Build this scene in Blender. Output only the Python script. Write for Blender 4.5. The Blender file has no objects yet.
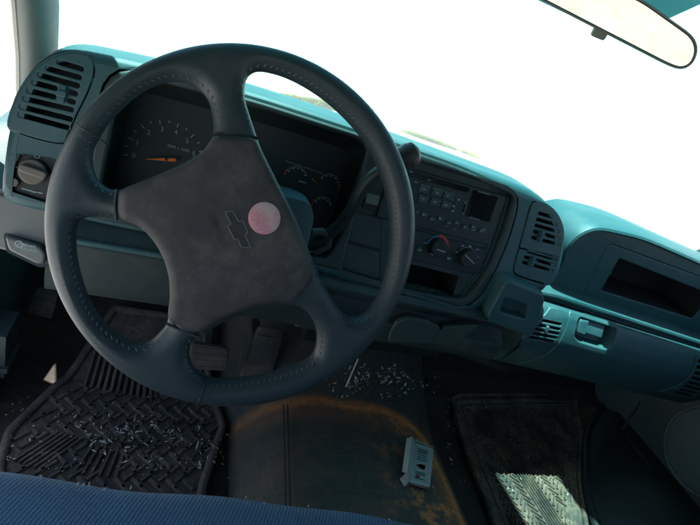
import bpy, math, random
import numpy as np
from mathutils import Vector
random.seed(7); rng = np.random.default_rng(7)
S = bpy.context.scene
COL = S.collection

# ------------------------------------------------------------------ camera
CAM = np.array([-.0873, -.485, .2513])
_y, _p, _r = np.radians([23.2, 26.3, 22.3]); FOC = 500.0
_f = np.array([np.sin(_y)*np.cos(_p), np.cos(_y)*np.cos(_p), -np.sin(_p)])
_rt = np.array([np.cos(_y), -np.sin(_y), 0]); _up = np.cross(_rt, _f)
IR = np.cos(_r)*_rt + np.sin(_r)*_up; IU = -np.sin(_r)*_rt + np.cos(_r)*_up
def at(px, py, n, d):
    """measured point of the photo on a real plane n.x = d"""
    v = (px-350)/FOC*IR - (py-262.5)/FOC*IU + _f
    n = np.array(n, float); return CAM + (d - CAM@n)/(v@n)*v
cd = bpy.data.cameras.new('camera'); cam = bpy.data.objects.new('camera', cd); COL.objects.link(cam)
from mathutils import Matrix
cam.matrix_world = Matrix(((IR[0], IU[0], -_f[0], CAM[0]), (IR[1], IU[1], -_f[1], CAM[1]), (IR[2], IU[2], -_f[2], CAM[2]), (0, 0, 0, 1)))
cd.sensor_width = 36; cd.lens = FOC/700*36; cd.clip_start = .01; cd.clip_end = 500
S.camera = cam

# ------------------------------------------------------------------ materials
def new_mat(name):
    m = bpy.data.materials.new(name); m.use_nodes = True
    nt = m.node_tree; b = nt.nodes['Principled BSDF']; return m, nt, b
def nd(nt, t, **k):
    n = nt.nodes.new(t)
    for a, v in k.items():
        if a.startswith('i_'): n.inputs[a[2:].replace('_', ' ')].default_value = v
        else: setattr(n, a, v)
    return n
def noise(nt, scale, detail=4, rough=.6, vec=None):
    n = nd(nt, 'ShaderNodeTexNoise'); n.inputs['Scale'].default_value = scale
    n.inputs['Detail'].default_value = detail; n.inputs['Roughness'].default_value = rough
    if vec is None:
        tc = nd(nt, 'ShaderNodeTexCoord'); vec = tc.outputs['Object']
    nt.links.new(vec, n.inputs['Vector']); return n
def ramp(nt, src, stops):
    r = nd(nt, 'ShaderNodeValToRGB'); e = r.color_ramp.elements
    while len(e) < len(stops): e.new(.5)
    for i, (p, c) in enumerate(stops):
        e[i].position = p; e[i].color = (c if isinstance(c, tuple) else (c, c, c)) + (1,)
    nt.links.new(src, r.inputs[0]); return r
def mixc(nt, fac, a, b):
    m = nd(nt, 'ShaderNodeMix', data_type='RGBA')
    for s, v in ((0, fac), (6, a), (7, b)):
        if isinstance(v, (float, int)): m.inputs[s].default_value = v
        elif isinstance(v, tuple): m.inputs[s].default_value = v + (1,)
        else: nt.links.new(v, m.inputs[s])
    return m.outputs[2]
def bump(nt, b, h, strength=.2, dist=.001, normal=None):
    n = nd(nt, 'ShaderNodeBump'); n.inputs['Strength'].default_value = strength; n.inputs['Distance'].default_value = dist
    nt.links.new(h, n.inputs['Height'])
    if normal is not None: nt.links.new(normal, n.inputs['Normal'])
    nt.links.new(n.outputs[0], b.inputs['Normal']); return n.outputs[0]
def plastic(name, col, rough=.5, dust=(.16, .15, .13), dust_amt=.12, grain=1400, gstr=.25, spec=.5, streak=False):
    m, nt, b = new_mat(name)
    n1 = noise(nt, 9, 6, .65); n2 = noise(nt, 70, 5, .7)
    r1 = ramp(nt, n1.outputs[0], [(.42, 0.), (.75, 1.)]); r2 = ramp(nt, n2.outputs[0], [(.4, .3), (.75, 1.)])
    mm = nd(nt, 'ShaderNodeMath', operation='MULTIPLY'); nt.links.new(r1.outputs[0], mm.inputs[0]); nt.links.new(r2.outputs[0], mm.inputs[1])
    m2 = nd(nt, 'ShaderNodeMath', operation='MULTIPLY'); nt.links.new(mm.outputs[0], m2.inputs[0]); m2.inputs[1].default_value = dust_amt
    n3 = noise(nt, 900, 2, .5)
    sp = ramp(nt, n3.outputs[0], [(.70, 0.), (.74, 1.)])
    m3 = nd(nt, 'ShaderNodeMath', operation='MULTIPLY_ADD'); nt.links.new(sp.outputs[0], m3.inputs[0]); m3.inputs[1].default_value = dust_amt*1.2
    nt.links.new(m2.outputs[0], m3.inputs[2])
    nt.links.new(mixc(nt, m3.outputs[0], tuple(col), tuple(dust)), b.inputs['Base Color'])
    rr = nd(nt, 'ShaderNodeMapRange'); nt.links.new(n2.outputs[0], rr.inputs[0]); rr.inputs[3].default_value = rough-.1; rr.inputs[4].default_value = rough+.15
    nt.links.new(rr.outputs[0], b.inputs['Roughness']); b.inputs['Specular IOR Level'].default_value = spec
    tc = nd(nt, 'ShaderNodeTexCoord'); v = nd(nt, 'ShaderNodeTexVoronoi'); v.inputs['Scale'].default_value = grain
    nt.links.new(tc.outputs['Object'], v.inputs['Vector'])
    bump(nt, b, v.outputs['Distance'], gstr, .0004)
    return m
def flat(name, col, rough=.5, metal=0, spec=.5, emit=None):
    m, nt, b = new_mat(name); n = noise(nt, 120, 4, .6)
    c = tuple(col); nt.links.new(mixc(nt, ramp(nt, n.outputs[0], [(.3, 0.), (.8, .35)]).outputs[0], c, tuple(x*.6 for x in c)), b.inputs['Base Color'])
    b.inputs['Roughness'].default_value = rough; b.inputs['Metallic'].default_value = metal; b.inputs['Specular IOR Level'].default_value = spec
    return m

M = {}
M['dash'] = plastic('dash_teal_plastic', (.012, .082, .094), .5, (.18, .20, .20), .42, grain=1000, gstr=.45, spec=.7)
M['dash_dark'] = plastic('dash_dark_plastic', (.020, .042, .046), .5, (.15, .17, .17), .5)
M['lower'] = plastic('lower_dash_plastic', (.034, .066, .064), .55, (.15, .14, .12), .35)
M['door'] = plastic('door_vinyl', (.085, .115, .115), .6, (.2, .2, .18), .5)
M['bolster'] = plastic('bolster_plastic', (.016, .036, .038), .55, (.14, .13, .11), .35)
M['grey_trim'] = plastic('dusty_grey_trim', (.165, .18, .17), .55, (.25, .21, .16), .7)
M['black'] = plastic('black_plastic', (.009, .016, .016), .45, (.08, .08, .07), .25)
M['recess'] = flat('dark_recess', (.028, .041, .045), .8)
M['slot_box'] = plastic('slot_liner', (.012, .016, .018), .7, (.09, .07, .055), .5)
M['radio'] = plastic('radio_face', (.006, .020, .021), .4, (.07, .08, .08), .3)
M['button'] = flat('radio_button', (.032, .066, .066), .45)
M['gauge_mark'] = flat('gauge_print', (.27, .34, .34), .6)
M['mark'] = flat('pale_marking', (.5, .62, .6), .6)
M['markdim'] = flat('dim_marking', (.34, .44, .42), .6)
M['white'] = flat('white_marking', (.62, .64, .62), .5)
M['red'] = flat('red_marking', (.75, .06, .045), .5)
M['blue'] = flat('blue_marking', (.03, .14, .28), .5)
M['orange'] = flat('orange_needle', (.75, .17, .03), .5)
M['glassblack'] = flat('dark_display', (.003, .005, .006), .15)
M['knob_tan'] = plastic('worn_knob', (.13, .115, .09), .4, (.3, .26, .2), .5)
M['metal'] = flat('dull_metal', (.45, .45, .43), .35, 1)
M['chip'] = flat('pale_chip', (.66, .65, .60), .7)
m, nt, b = new_mat('litter_bits'); n = noise(nt, 70, 2, .5)
nt.links.new(ramp(nt, n.outputs[0], [(.36, (.16, .10, .05)), (.48, (.5, .44, .34)), (.56, (.72, .72, .68))]).outputs[0], b.inputs['Base Color']); b.inputs['Roughness'].default_value = .8; M['litter'] = m
M['lever'] = plastic('gear_lever_plastic', (.02, .032, .034), .4, (.2, .15, .12), .2)
M['lever_knob'] = plastic('gear_knob_plastic', (.05, .045, .043), .45, (.16, .12, .10), .4)

def leather(name, col, worn, rough, amount, grain=700):
    m, nt, b = new_mat(name)
    n1 = noise(nt, 11, 7, .68); n2 = noise(nt, 60, 7, .78); n3 = noise(nt, 260, 3, .6)
    r1 = ramp(nt, n1.outputs[0], [(.35, 0.), (.7, 1.)]); r2 = ramp(nt, n2.outputs[0], [(.35, .15), (.72, 1.)])
    mm = nd(nt, 'ShaderNodeMath', operation='MULTIPLY'); nt.links.new(r1.outputs[0], mm.inputs[0]); nt.links.new(r2.outputs[0], mm.inputs[1])
    m2 = nd(nt, 'ShaderNodeMath', operation='MULTIPLY'); nt.links.new(mm.outputs[0], m2.inputs[0]); m2.inputs[1].default_value = amount
    nt.links.new(mixc(nt, m2.outputs[0], col, worn), b.inputs['Base Color'])
    rr = nd(nt, 'ShaderNodeMapRange'); nt.links.new(n2.outputs[0], rr.inputs[0]); rr.inputs[3].default_value = rough-.12; rr.inputs[4].default_value = rough+.18
    nt.links.new(rr.outputs[0], b.inputs['Roughness'])
    tc = nd(nt, 'ShaderNodeTexCoord'); v = nd(nt, 'ShaderNodeTexVoronoi'); v.inputs['Scale'].default_value = grain
    nt.links.new(tc.outputs['Object'], v.inputs['Vector'])
    ad = nd(nt, 'ShaderNodeMath', operation='ADD'); nt.links.new(v.outputs['Distance'], ad.inputs[0]); nt.links.new(n3.outputs[0], ad.inputs[1])
    bump(nt, b, ad.outputs[0], .18, .0005)
    return m
M['leather'] = leather('steering_leather', (.028, .046, .054), (.065, .078, .082), .42, .7)
M['cover'] = leather('airbag_cover_vinyl', (.031, .032, .036), (.15, .14, .132), .62, 1.0, 900)
M['emblem'] = flat('emblem_edge', (.14, .15, .15), .5)
M['cover_dark'] = leather('emblem_vinyl', (.031, .032, .036), (.08, .08, .08), .6, .5, 900)
M['thread'] = flat('stitch_thread', (.13, .16, .165), .7)

def sticker_mat():
    m, nt, b = new_mat('pink_stained_paper')
    n = noise(nt, 60, 5, .7)
    tc = nd(nt, 'ShaderNodeTexCoord'); w = nd(nt, 'ShaderNodeTexWave'); w.inputs['Scale'].default_value = 70; w.inputs['Distortion'].default_value = 26; w.inputs['Detail Scale'].default_value = 3
    nt.links.new(tc.outputs['Object'], w.inputs['Vector'])
    g = nd(nt, 'ShaderNodeVectorMath', operation='DOT_PRODUCT'); nt.links.new(tc.outputs['Object'], g.inputs[0]); g.inputs[1].default_value = (-9., 0., -15.)
    a = nd(nt, 'ShaderNodeMath', operation='ADD'); nt.links.new(g.outputs['Value'], a.inputs[0]); nt.links.new(n.outputs[0], a.inputs[1])
    sh_ = nd(nt, 'ShaderNodeMath', operation='ADD'); nt.links.new(a.outputs[0], sh_.inputs[0]); sh_.inputs[1].default_value = .42
    f = ramp(nt, sh_.outputs[0], [(.16, .18), (.50, .95)])
    w2 = ramp(nt, w.outputs[0], [(.25, .30), (.65, 1.)])
    mm = nd(nt, 'ShaderNodeMath', operation='MULTIPLY'); nt.links.new(f.outputs[0], mm.inputs[0]); nt.links.new(w2.outputs[0], mm.inputs[1])
    nt.links.new(mixc(nt, mm.outputs[0], (.57, .47, .46), (.62, .19, .27)), b.inputs['Base Color']); b.inputs['Roughness'].default_value = .6
    return m
M['sticker'] = sticker_mat()

def floor_mat(name, col, dirt, amt, scale=12, mud=None):
    m, nt, b = new_mat(name)
    n1 = noise(nt, scale, 8, .7); n2 = noise(nt, scale*9, 6, .75)
    mm = nd(nt, 'ShaderNodeMath', operation='MULTIPLY'); nt.links.new(ramp(nt, n1.outputs[0], [(.4, 0.), (.7, 1.)]).outputs[0], mm.inputs[0]); nt.links.new(ramp(nt, n2.outputs[0], [(.38, .1), (.7, 1.)]).outputs[0], mm.inputs[1])
    m2 = nd(nt, 'ShaderNodeMath', operation='MULTIPLY'); nt.links.new(mm.outputs[0], m2.inputs[0]); m2.inputs[1].default_value = amt
    c = mixc(nt, m2.outputs[0], col, dirt)
    n4 = noise(nt, 420, 3, .6)
    c = mixc(nt, ramp(nt, n4.outputs[0], [(.69, 0.), (.73, .7)]).outputs[0], c, (.22, .19, .16))
    nt.links.new(c, b.inputs['Base Color']); b.inputs['Roughness'].default_value = .75
    bump(nt, b, n2.outputs[0], .35, .002)
    return m
M['carpet'] = floor_mat('dirty_floor_covering', (.017, .015, .013), (.10, .065, .045), .9)
M['mat'] = floor_mat('dusty_black_rubber', (.048, .046, .043), (.26, .205, .155), 1.0, 16)
M['pmat'] = floor_mat('passenger_black_rubber', (.036, .032, .028), (.42, .27, .18), .95, 14)
M['tread'] = floor_mat('worn_rubber_tread', (.062, .057, .052), (.32, .25, .19), 1.0, 20)

def tunnel_mat():
    m, nt, b = new_mat('vinyl_with_clay_mud')
    tc = nd(nt, 'ShaderNodeTexCoord'); sep = nd(nt, 'ShaderNodeSeparateXYZ'); nt.links.new(tc.outputs['Object'], sep.inputs[0])
    n1 = noise(nt, 10, 8, .7); n2 = noise(nt, 90, 6, .75)
    base = mixc(nt, ramp(nt, n1.outputs[0], [(.3, 0.), (.7, 1.)]).outputs[0], (.030, .052, .048), (.085, .078, .064))
    # the tide line of dried clay: an arc across the front of the flat and down its right side
    def lin(ax, ay, c0):
        a = nd(nt, 'ShaderNodeMath', operation='MULTIPLY'); nt.links.new(sep.outputs[0], a.inputs[0]); a.inputs[1].default_value = ax
        q = nd(nt, 'ShaderNodeMath', operation='MULTIPLY_ADD'); nt.links.new(sep.outputs[1], q.inputs[0]); q.inputs[1].default_value = ay; nt.links.new(a.outputs[0], q.inputs[2])
        z = nd(nt, 'ShaderNodeMath', operation='ADD'); nt.links.new(q.outputs[0], z.inputs[0]); z.inputs[1].default_value = c0; return z.outputs[0]
    # superellipse distance around centre (.25,-.05) radii (.215,.215)
    u = lin(1/.215, 0, -.25/.215); v = lin(0, 1/.213, .05/.213)
    def powr(s, e):
        ab = nd(nt, 'ShaderNodeMath', operation='ABSOLUTE'); nt.links.new(s, ab.inputs[0])
        p = nd(nt, 'ShaderNodeMath', operation='POWER'); nt.links.new(ab.outputs[0], p.inputs[0]); p.inputs[1].default_value = e; return p.outputs[0]
    sm = nd(nt, 'ShaderNodeMath', operation='ADD'); nt.links.new(powr(u, 3.6), sm.inputs[0]); nt.links.new(powr(v, 3.6), sm.inputs[1])
    rt = nd(nt, 'ShaderNodeMath', operation='POWER'); nt.links.new(sm.outputs[0], rt.inputs[0]); rt.inputs[1].default_value = 1/3.6
    nw = noise(nt, 16, 5, .65)
    wob = nd(nt, 'ShaderNodeMath', operation='MULTIPLY_ADD'); nt.links.new(nw.outputs[0], wob.inputs[0]); wob.inputs[1].default_value = .16; nt.links.new(rt.outputs[0], wob.inputs[2])
    band = ramp(nt, wob.outputs[0], [(.90, 0.), (1.035, .30), (1.08, 1.), (1.115, 0.)])
    band.color_ramp.interpolation = 'EASE'
    # ramp input is clamped to 0..1, so shift it
    sh = nd(nt, 'ShaderNodeMath', operation='MULTIPLY_ADD'); nt.links.new(wob.outputs[0], sh.inputs[0]); sh.inputs[1].default_value = 2.; sh.inputs[2].default_value = -1.6
    nt.links.new(sh.outputs[0], band.inputs[0])
    for e, p in zip(band.color_ramp.elements, (.02, .42, .55, .74)): e.position = p
    # more clay towards the passenger side, none on the driver-side edge
    side = nd(nt, 'ShaderNodeMapRange'); nt.links.new(sep.outputs[0], side.inputs[0]); side.inputs[1].default_value = .10; side.inputs[2].default_value = .40; side.inputs[3].default_value = .35; side.inputs[4].default_value = 1.
    patch = ramp(nt, n2.outputs[0], [(.30, .10), (.54, 1.)])
    m1 = nd(nt, 'ShaderNodeMath', operation='MULTIPLY'); nt.links.new(band.outputs[0], m1.inputs[0]); nt.links.new(side.outputs[0], m1.inputs[1])
    m2 = nd(nt, 'ShaderNodeMath', operation='MULTIPLY'); nt.links.new(m1.outputs[0], m2.inputs[0]); nt.links.new(patch.outputs[0], m2.inputs[1])
    ns = noise(nt, 7, 7, .72); nb = noise(nt, 34, 6, .75)
    st1 = nd(nt, 'ShaderNodeMath', operation='MULTIPLY'); nt.links.new(ramp(nt, ns.outputs[0], [(.42, 0.), (.62, 1.)]).outputs[0], st1.inputs[0]); nt.links.new(ramp(nt, nb.outputs[0], [(.36, .1), (.64, 1.)]).outputs[0], st1.inputs[1])
    base = mixc(nt, st1.outputs[0], base, (.15, .10, .06))
    # loose clay patches towards the passenger side
    far = nd(nt, 'ShaderNodeMapRange'); nt.links.new(sep.outputs[0], far.inputs[0]); far.inputs[1].default_value = .31; far.inputs[2].default_value = .42
    p1 = nd(nt, 'ShaderNodeMath', operation='MULTIPLY'); nt.links.new(far.outputs[0], p1.inputs[0]); nt.links.new(ramp(nt, nb.outputs[0], [(.50, 0.), (.60, 1.)]).outputs[0], p1.inputs[1])
    inb = nd(nt, 'ShaderNodeMapRange'); nt.links.new(wob.outputs[0], inb.inputs[0]); inb.inputs[1].default_value = 1.14; inb.inputs[2].default_value = 1.04
    p2 = nd(nt, 'ShaderNodeMath', operation='MULTIPLY'); nt.links.new(p1.outputs[0], p2.inputs[0]); nt.links.new(inb.outputs[0], p2.inputs[1])
    mxx = nd(nt, 'ShaderNodeMath', operation='MAXIMUM'); nt.links.new(p2.outputs[0], mxx.inputs[0]); nt.links.new(m2.outputs[0], mxx.inputs[1])
    col = mixc(nt, mxx.outputs[0], base, (.80, .29, .07))
    for rz, sc_ in ((.5, (9, 190, 9)), (-.7, (9, 170, 9)), (.1, (170, 8, 9))):
        mpp = nd(nt, 'ShaderNodeMapping'); nt.links.new(tc.outputs['Object'], mpp.inputs[0]); mpp.inputs['Rotation'].default_value = (0, 0, rz); mpp.inputs['Scale'].default_value = sc_
        nsx = noise(nt, 1., 3, .6, mpp.outputs[0]); col = mixc(nt, ramp(nt, nsx.outputs[0], [(.60, 0.), (.66, .45)]).outputs[0], col, (.12, .115, .095))
    n3 = noise(nt, 260, 5, .8); col = mixc(nt, ramp(nt, n3.outputs[0], [(.66, 0.), (.72, .5)]).outputs[0], col, (.13, .13, .12))
    nt.links.new(col, b.inputs['Base Color'])
    nt.links.new(ramp(nt, n2.outputs[0], [(.3, .38), (.7, .8)]).outputs[0], b.inputs['Roughness'])
    bump(nt, b, n2.outputs[0], .25, .0015)
    return m
M['tunnel'] = tunnel_mat()

def cloth():
    m, nt, b = new_mat('blue_ribbed_cloth')
    tc = nd(nt, 'ShaderNodeTexCoord'); mp = nd(nt, 'ShaderNodeMapping'); nt.links.new(tc.outputs['Object'], mp.inputs[0]); mp.inputs['Rotation'].default_value = (0, 0, math.radians(24))
    w = nd(nt, 'ShaderNodeTexWave'); w.inputs['Scale'].default_value = 85; w.inputs['Distortion'].default_value = 1.2; w.inputs['Detail'].default_value = 3; w.inputs['Detail Scale'].default_value = 4
    nt.links.new(mp.outputs[0], w.inputs['Vector'])
    w2 = nd(nt, 'ShaderNodeTexWave'); w2.bands_direction = 'Y'; w2.inputs['Scale'].default_value = 190; w2.inputs['Distortion'].default_value = 2
    nt.links.new(mp.outputs[0], w2.inputs['Vector'])
    n1 = noise(nt, 13, 6, .65); n2 = noise(nt, 500, 4, .7)
    c = mixc(nt, ramp(nt, w.outputs[0], [(.2, 0.), (.8, 1.)]).outputs[0], (.04, .12, .215), (.085, .21, .34))
    c = mixc(nt, ramp(nt, n1.outputs[0], [(.4, 0.), (.75, .5)]).outputs[0], c, (.045, .075, .10))
    c = mixc(nt, ramp(nt, n2.outputs[0], [(.5, 0.), (.8, .5)]).outputs[0], c, (.09, .15, .2))
    nt.links.new(c, b.inputs['Base Color']); b.inputs['Roughness'].default_value = .9
    b.inputs['Sheen Weight'].default_value = .3; b.inputs['Sheen Tint'].default_value = (.5, .7, .9, 1)
    ad = nd(nt, 'ShaderNodeMath', operation='ADD'); nt.links.new(w.outputs[0], ad.inputs[0]); nt.links.new(w2.outputs[0], ad.inputs[1])
    a2 = nd(nt, 'ShaderNodeMath', operation='ADD'); nt.links.new(ad.outputs[0], a2.inputs[0]); nt.links.new(n2.outputs[0], a2.inputs[1])
    bump(nt, b, a2.outputs[0], .45, .0012)
    return m
M['cloth'] = cloth()

def glass():
    m = bpy.data.materials.new('windshield_glass'); m.use_nodes = True; nt = m.node_tree; nt.nodes.clear()
    o = nd(nt, 'ShaderNodeOutputMaterial'); t = nd(nt, 'ShaderNodeBsdfTransparent'); g = nd(nt, 'ShaderNodeBsdfGlossy'); mx = nd(nt, 'ShaderNodeMixShader')
    t.inputs[0].default_value = (.95, .97, .95, 1); g.inputs['Roughness'].default_value = .02
    fr = nd(nt, 'ShaderNodeLayerWeight'); fr.inputs[0].default_value = .5
    pw_ = nd(nt, 'ShaderNodeMath', operation='POWER'); nt.links.new(fr.outputs['Facing'], pw_.inputs[0]); pw_.inputs[1].default_value = 5.
    ma = nd(nt, 'ShaderNodeMath', operation='MULTIPLY_ADD'); nt.links.new(pw_.outputs[0], ma.inputs[0]); ma.inputs[1].default_value = .5; ma.inputs[2].default_value = .015
    nt.links.new(ma.outputs[0], mx.inputs[0]); nt.links.new(t.outputs[0], mx.inputs[1]); nt.links.new(g.outputs[0], mx.inputs[2]); nt.links.new(mx.outputs[0], o.inputs[0])
    return m
M['glass'] = glass()
m = glass(); m.name = 'windshield_with_shade_band'; nt = m.node_tree
tcc = nd(nt, 'ShaderNodeTexCoord'); sz_ = nd(nt, 'ShaderNodeSeparateXYZ'); nt.links.new(tcc.outputs['Object'], sz_.inputs[0])
mr_ = nd(nt, 'ShaderNodeMapRange'); nt.links.new(sz_.outputs[2], mr_.inputs[0]); mr_.inputs[1].default_value = .95; mr_.inputs[2].default_value = .965
tb = [n for n in nt.nodes if n.type == 'BSDF_TRANSPARENT'][0]
nt.links.new(mixc(nt, mr_.outputs[0], (.69, .97, .97), (.12, .62, .68)), tb.inputs[0]); M['windshield'] = m
def clear(name, tint, ior):
    m = glass(); m.name = name
    for n in m.node_tree.nodes:
        if n.type == 'BSDF_TRANSPARENT': n.inputs[0].default_value = tint + (1,)
    return m
M['lens'] = clear('cluster_lens', (.9, .93, .93), 1.3)
m, nt, b = new_mat('mirror_silver'); n = noise(nt, 38, 6, .7)
nt.links.new(mixc(nt, ramp(nt, n.outputs[0], [(.35, 0.), (.7, 1.)]).outputs[0], (.42, .415, .365), (.50, .495, .44)), b.inputs['Base Color']); b.inputs['Metallic'].default_value = 1; b.inputs['Roughness'].default_value = .04; M['mirror'] = m
M['pillar'] = plastic('pale_grey_trim', (.11, .135, .125), .6, (.24, .22, .18), .5)
M['liner'] = plastic('headliner', (.07, .10, .11), .9, (.16, .15, .13), .3)
M['visor'] = plastic('visor_cyan_glow', (.10, .62, .66), .8, (.3, .4, .4), .3)  # lightened to bright cyan, standing in for glow above the mirror
M['paint'] = flat('white_truck_paint', (.82, .83, .82), .25)
m, nt, b = new_mat('pale_dry_ground'); n1 = noise(nt, .6, 8, .7); n2 = noise(nt, 14, 6, .7)
c = mixc(nt, ramp(nt, n1.outputs[0], [(.35, 0.), (.7, 1.)]).outputs[0], (.46, .45, .43), (.54, .53, .50)); c = mixc(nt, ramp(nt, n2.outputs[0], [(.55, 0.), (.75, .35)]).outputs[0], c, (.38, .36, .33))
nt.links.new(c, b.inputs['Base Color']); b.inputs['Roughness'].default_value = .9; bump(nt, b, n2.outputs[0], .4, .02); M['ground'] = m
m, nt, b = new_mat('dry_yellow_grass'); n1 = noise(nt, 2.5, 4, .6)
nt.links.new(mixc(nt, n1.outputs[0], (.34, .27, .008), (.05, .06, .004)), b.inputs['Base Color']); b.inputs['Roughness'].default_value = 1; b.inputs['Specular IOR Level'].default_value = 0; M['grass'] = m
m, nt, b = new_mat('printed_card'); n1 = noise(nt, 160, 4, .7); n2 = noise(nt, 40, 3, .6)
nt.links.new(mixc(nt, ramp(nt, n1.outputs[0], [(.5, 0.), (.72, .5)]).outputs[0], (.38, .46, .42), (.15, .21, .21)), b.inputs['Base Color']); b.inputs['Roughness'].default_value = .4; M['card'] = m
M['white_card'] = flat('white_card', (.46, .53, .50), .4)
M['crim'] = flat('crimson_print', (.22, .05, .09), .5)
M['pedal'] = plastic('worn_pedal_rubber', (.06, .058, .05), .7, (.24, .21, .17), .9)

# ------------------------------------------------------------------ mesh helpers
class MB:
    def __init__(s): s.v = []; s.f = []
    def add(s, V, Fc):
        o = len(s.v); s.v += [tuple(map(float, p)) for p in V]; s.f += [tuple(int(i)+o for i in f) for f in Fc]; return s
    def box(s, a, b, fn=None):
        x0, y0, z0 = a; x1, y1, z1 = b
        V = [(x0,y0,z0),(x1,y0,z0),(x1,y1,z0),(x0,y1,z0),(x0,y0,z1),(x1,y0,z1),(x1,y1,z1),(x0,y1,z1)]
        if fn: V = [fn(*p) for p in V]
        return s.add(V, [(0,3,2,1),(4,5,6,7),(0,1,5,4),(1,2,6,5),(2,3,7,6),(3,0,4,7)])
    def loft(s, rings, closed=True, caps=True):
        n = len(rings[0]); V = [p for r in rings for p in r]; Fc = []
        for i in range(len(rings)-1):
            for j in range(n if closed else n-1):
                k = (j+1) % n; Fc.append((i*n+j, i*n+k, (i+1)*n+k, (i+1)*n+j))
        if caps: Fc += [tuple(range(n))[::-1], tuple((len(rings)-1)*n+j for j in range(n))]
        return s.add(V, Fc)
    def tube(s, pts, rad, n=10, caps=True, flat_=1.0):
        P = [np.array(p, float) for p in pts]; R = rad if hasattr(rad, '__len__') else [rad]*len(P); rings = []
        t = P[1]-P[0]; ref = np.array([0, 0, 1.]) if abs(t[2]) < .8*np.linalg.norm(t) else np.array([1., 0, 0])
        for i, p in enumerate(P):
            t = P[min(i+1, len(P)-1)] - P[max(i-1, 0)]; t = t/np.linalg.norm(t)
            a = np.cross(t, ref); a /= np.linalg.norm(a); b = np.cross(t, a); ref = -b if np.dot(-b, ref) > 0 else b
            rings.append([p + R[i]*(math.cos(q)*a + flat_*math.sin(q)*b) for q in np.linspace(0, 2*math.pi, n, endpoint=False)])
        return s.loft(rings, True, caps)
    def plate(s, outline, holes=(), front=0., thick=.004, bev=.001, fn=None, res=2):
        V, Fc = plate_geo(outline, holes, front, thick, bev, res)
        if fn: V = [fn(*p) for p in V]
        return s.add(V, Fc)
    def text(s, body, size, fn, front=0., thick=.0006, align='CENTER'):
        cu = bpy.data.curves.new('t', 'FONT'); cu.body = body; cu.size = size; cu.align_x = align; cu.align_y = 'CENTER'; cu.extrude = thick/2; cu.resolution_u = 2
        V, Fc = curve_geo(cu); return s.add([fn(x, y, front+z) for x, y, z in V], Fc)
def curve_geo(cu):
    ob = bpy.data.objects.new('t', cu); me = ob.to_mesh()
    V = [tuple(v.co) for v in me.vertices]; Fc = [tuple(p.vertices) for p in me.polygons]
    ob.to_mesh_clear(); bpy.data.objects.remove(ob); bpy.data.curves.remove(cu); return V, Fc
def plate_geo(outline, holes, front, thick, bev, res=2):
    cu = bpy.data.curves.new('t', 'CURVE'); cu.dimensions = '2D'; cu.fill_mode = 'BOTH'
    cu.bevel_depth = bev; cu.bevel_resolution = res; cu.offset = -bev; cu.extrude = max(thick/2-bev, 0)
    for poly in [outline] + list(holes):
        sp = cu.splines.new('POLY'); sp.points.add(len(poly)-1); sp.use_cyclic_u = True
        for q, (x, y) in zip(sp.points, poly): q.co = (x, y, 0, 1)
    V, Fc = curve_geo(cu); return [(x, y, z+front-thick/2) for x, y, z in V], Fc
def rpoly(pts, r, n=5):
    """polygon with rounded corners; r a number or one per corner"""
    P = [np.array(p, float) for p in pts]; m = len(P); out = []
    for i in range(m):
        a, b, c = P[i-1], P[i], P[(i+1) % m]; rad = r[i] if hasattr(r, '__len__') else r
        u = (a-b)/np.linalg.norm(a-b); w = (c-b)/np.linalg.norm(c-b)
        k = min(rad, .48*np.linalg.norm(a-b), .48*np.linalg.norm(c-b)) if rad > 0 else 0
        if k == 0: out.append(tuple(b)); continue
        for t in np.linspace(0, 1, n): out.append(tuple((1-t)**2*(b+u*k) + 2*t*(1-t)*b + t*t*(b+w*k)))
    return out
def rrect(x0, y0, x1, y1, r, n=5): return rpoly([(x0, y0), (x1, y0), (x1, y1), (x0, y1)], r, n)
def circ(cx, cy, r, n=24): return [(cx+r*math.cos(t), cy+r*math.sin(t)) for t in np.linspace(0, 2*math.pi, n, endpoint=False)]
def catmull(pts, k=4, closed=True):
    P = np.array(pts, float); n = len(P); out = []
    for i in range(n if closed else n-1):
        g = (lambda j: P[j % n]) if closed else (lambda j: P[min(max(j, 0), n-1)])
        p0, p1, p2, p3 = g(i-1), g(i), g(i+1), g(i+2)
        for t in np.linspace(0, 1, k, endpoint=False):
            out.append(tuple(.5*(2*p1+(p2-p0)*t+(2*p0-5*p1+4*p2-p3)*t*t+(3*p1-p0-3*p2+p3)*t**3)))
    if not closed: out.append(tuple(P[-1]))
    return out
def resample(poly, n):
    P = np.array(poly + poly[:1]); L = np.r_[0, np.cumsum(np.linalg.norm(np.diff(P, axis=0), axis=1))]; t = np.linspace(0, L[-1], n, endpoint=False)
    Q = np.stack([np.interp(t, L, P[:, 0]), np.interp(t, L, P[:, 1])], 1)
    for _ in range(3): Q = .25*np.roll(Q, 1, 0)+.5*Q+.25*np.roll(Q, -1, 0)
    return [tuple(q) for q in Q]
def area2(p): return sum(a[0]*b[1]-b[0]*a[1] for a, b in zip(p, p[1:]+p[:1]))
def inset(poly, d):
    if area2(poly) < 0: poly = poly[::-1]
    P = np.array(poly); n = len(P); T = np.roll(P, -1, 0)-np.roll(P, 1, 0); T /= np.linalg.norm(T, axis=1)[:, None]
    return [tuple(p) for p in P + d*np.stack([-T[:, 1], T[:, 0]], 1)]
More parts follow.
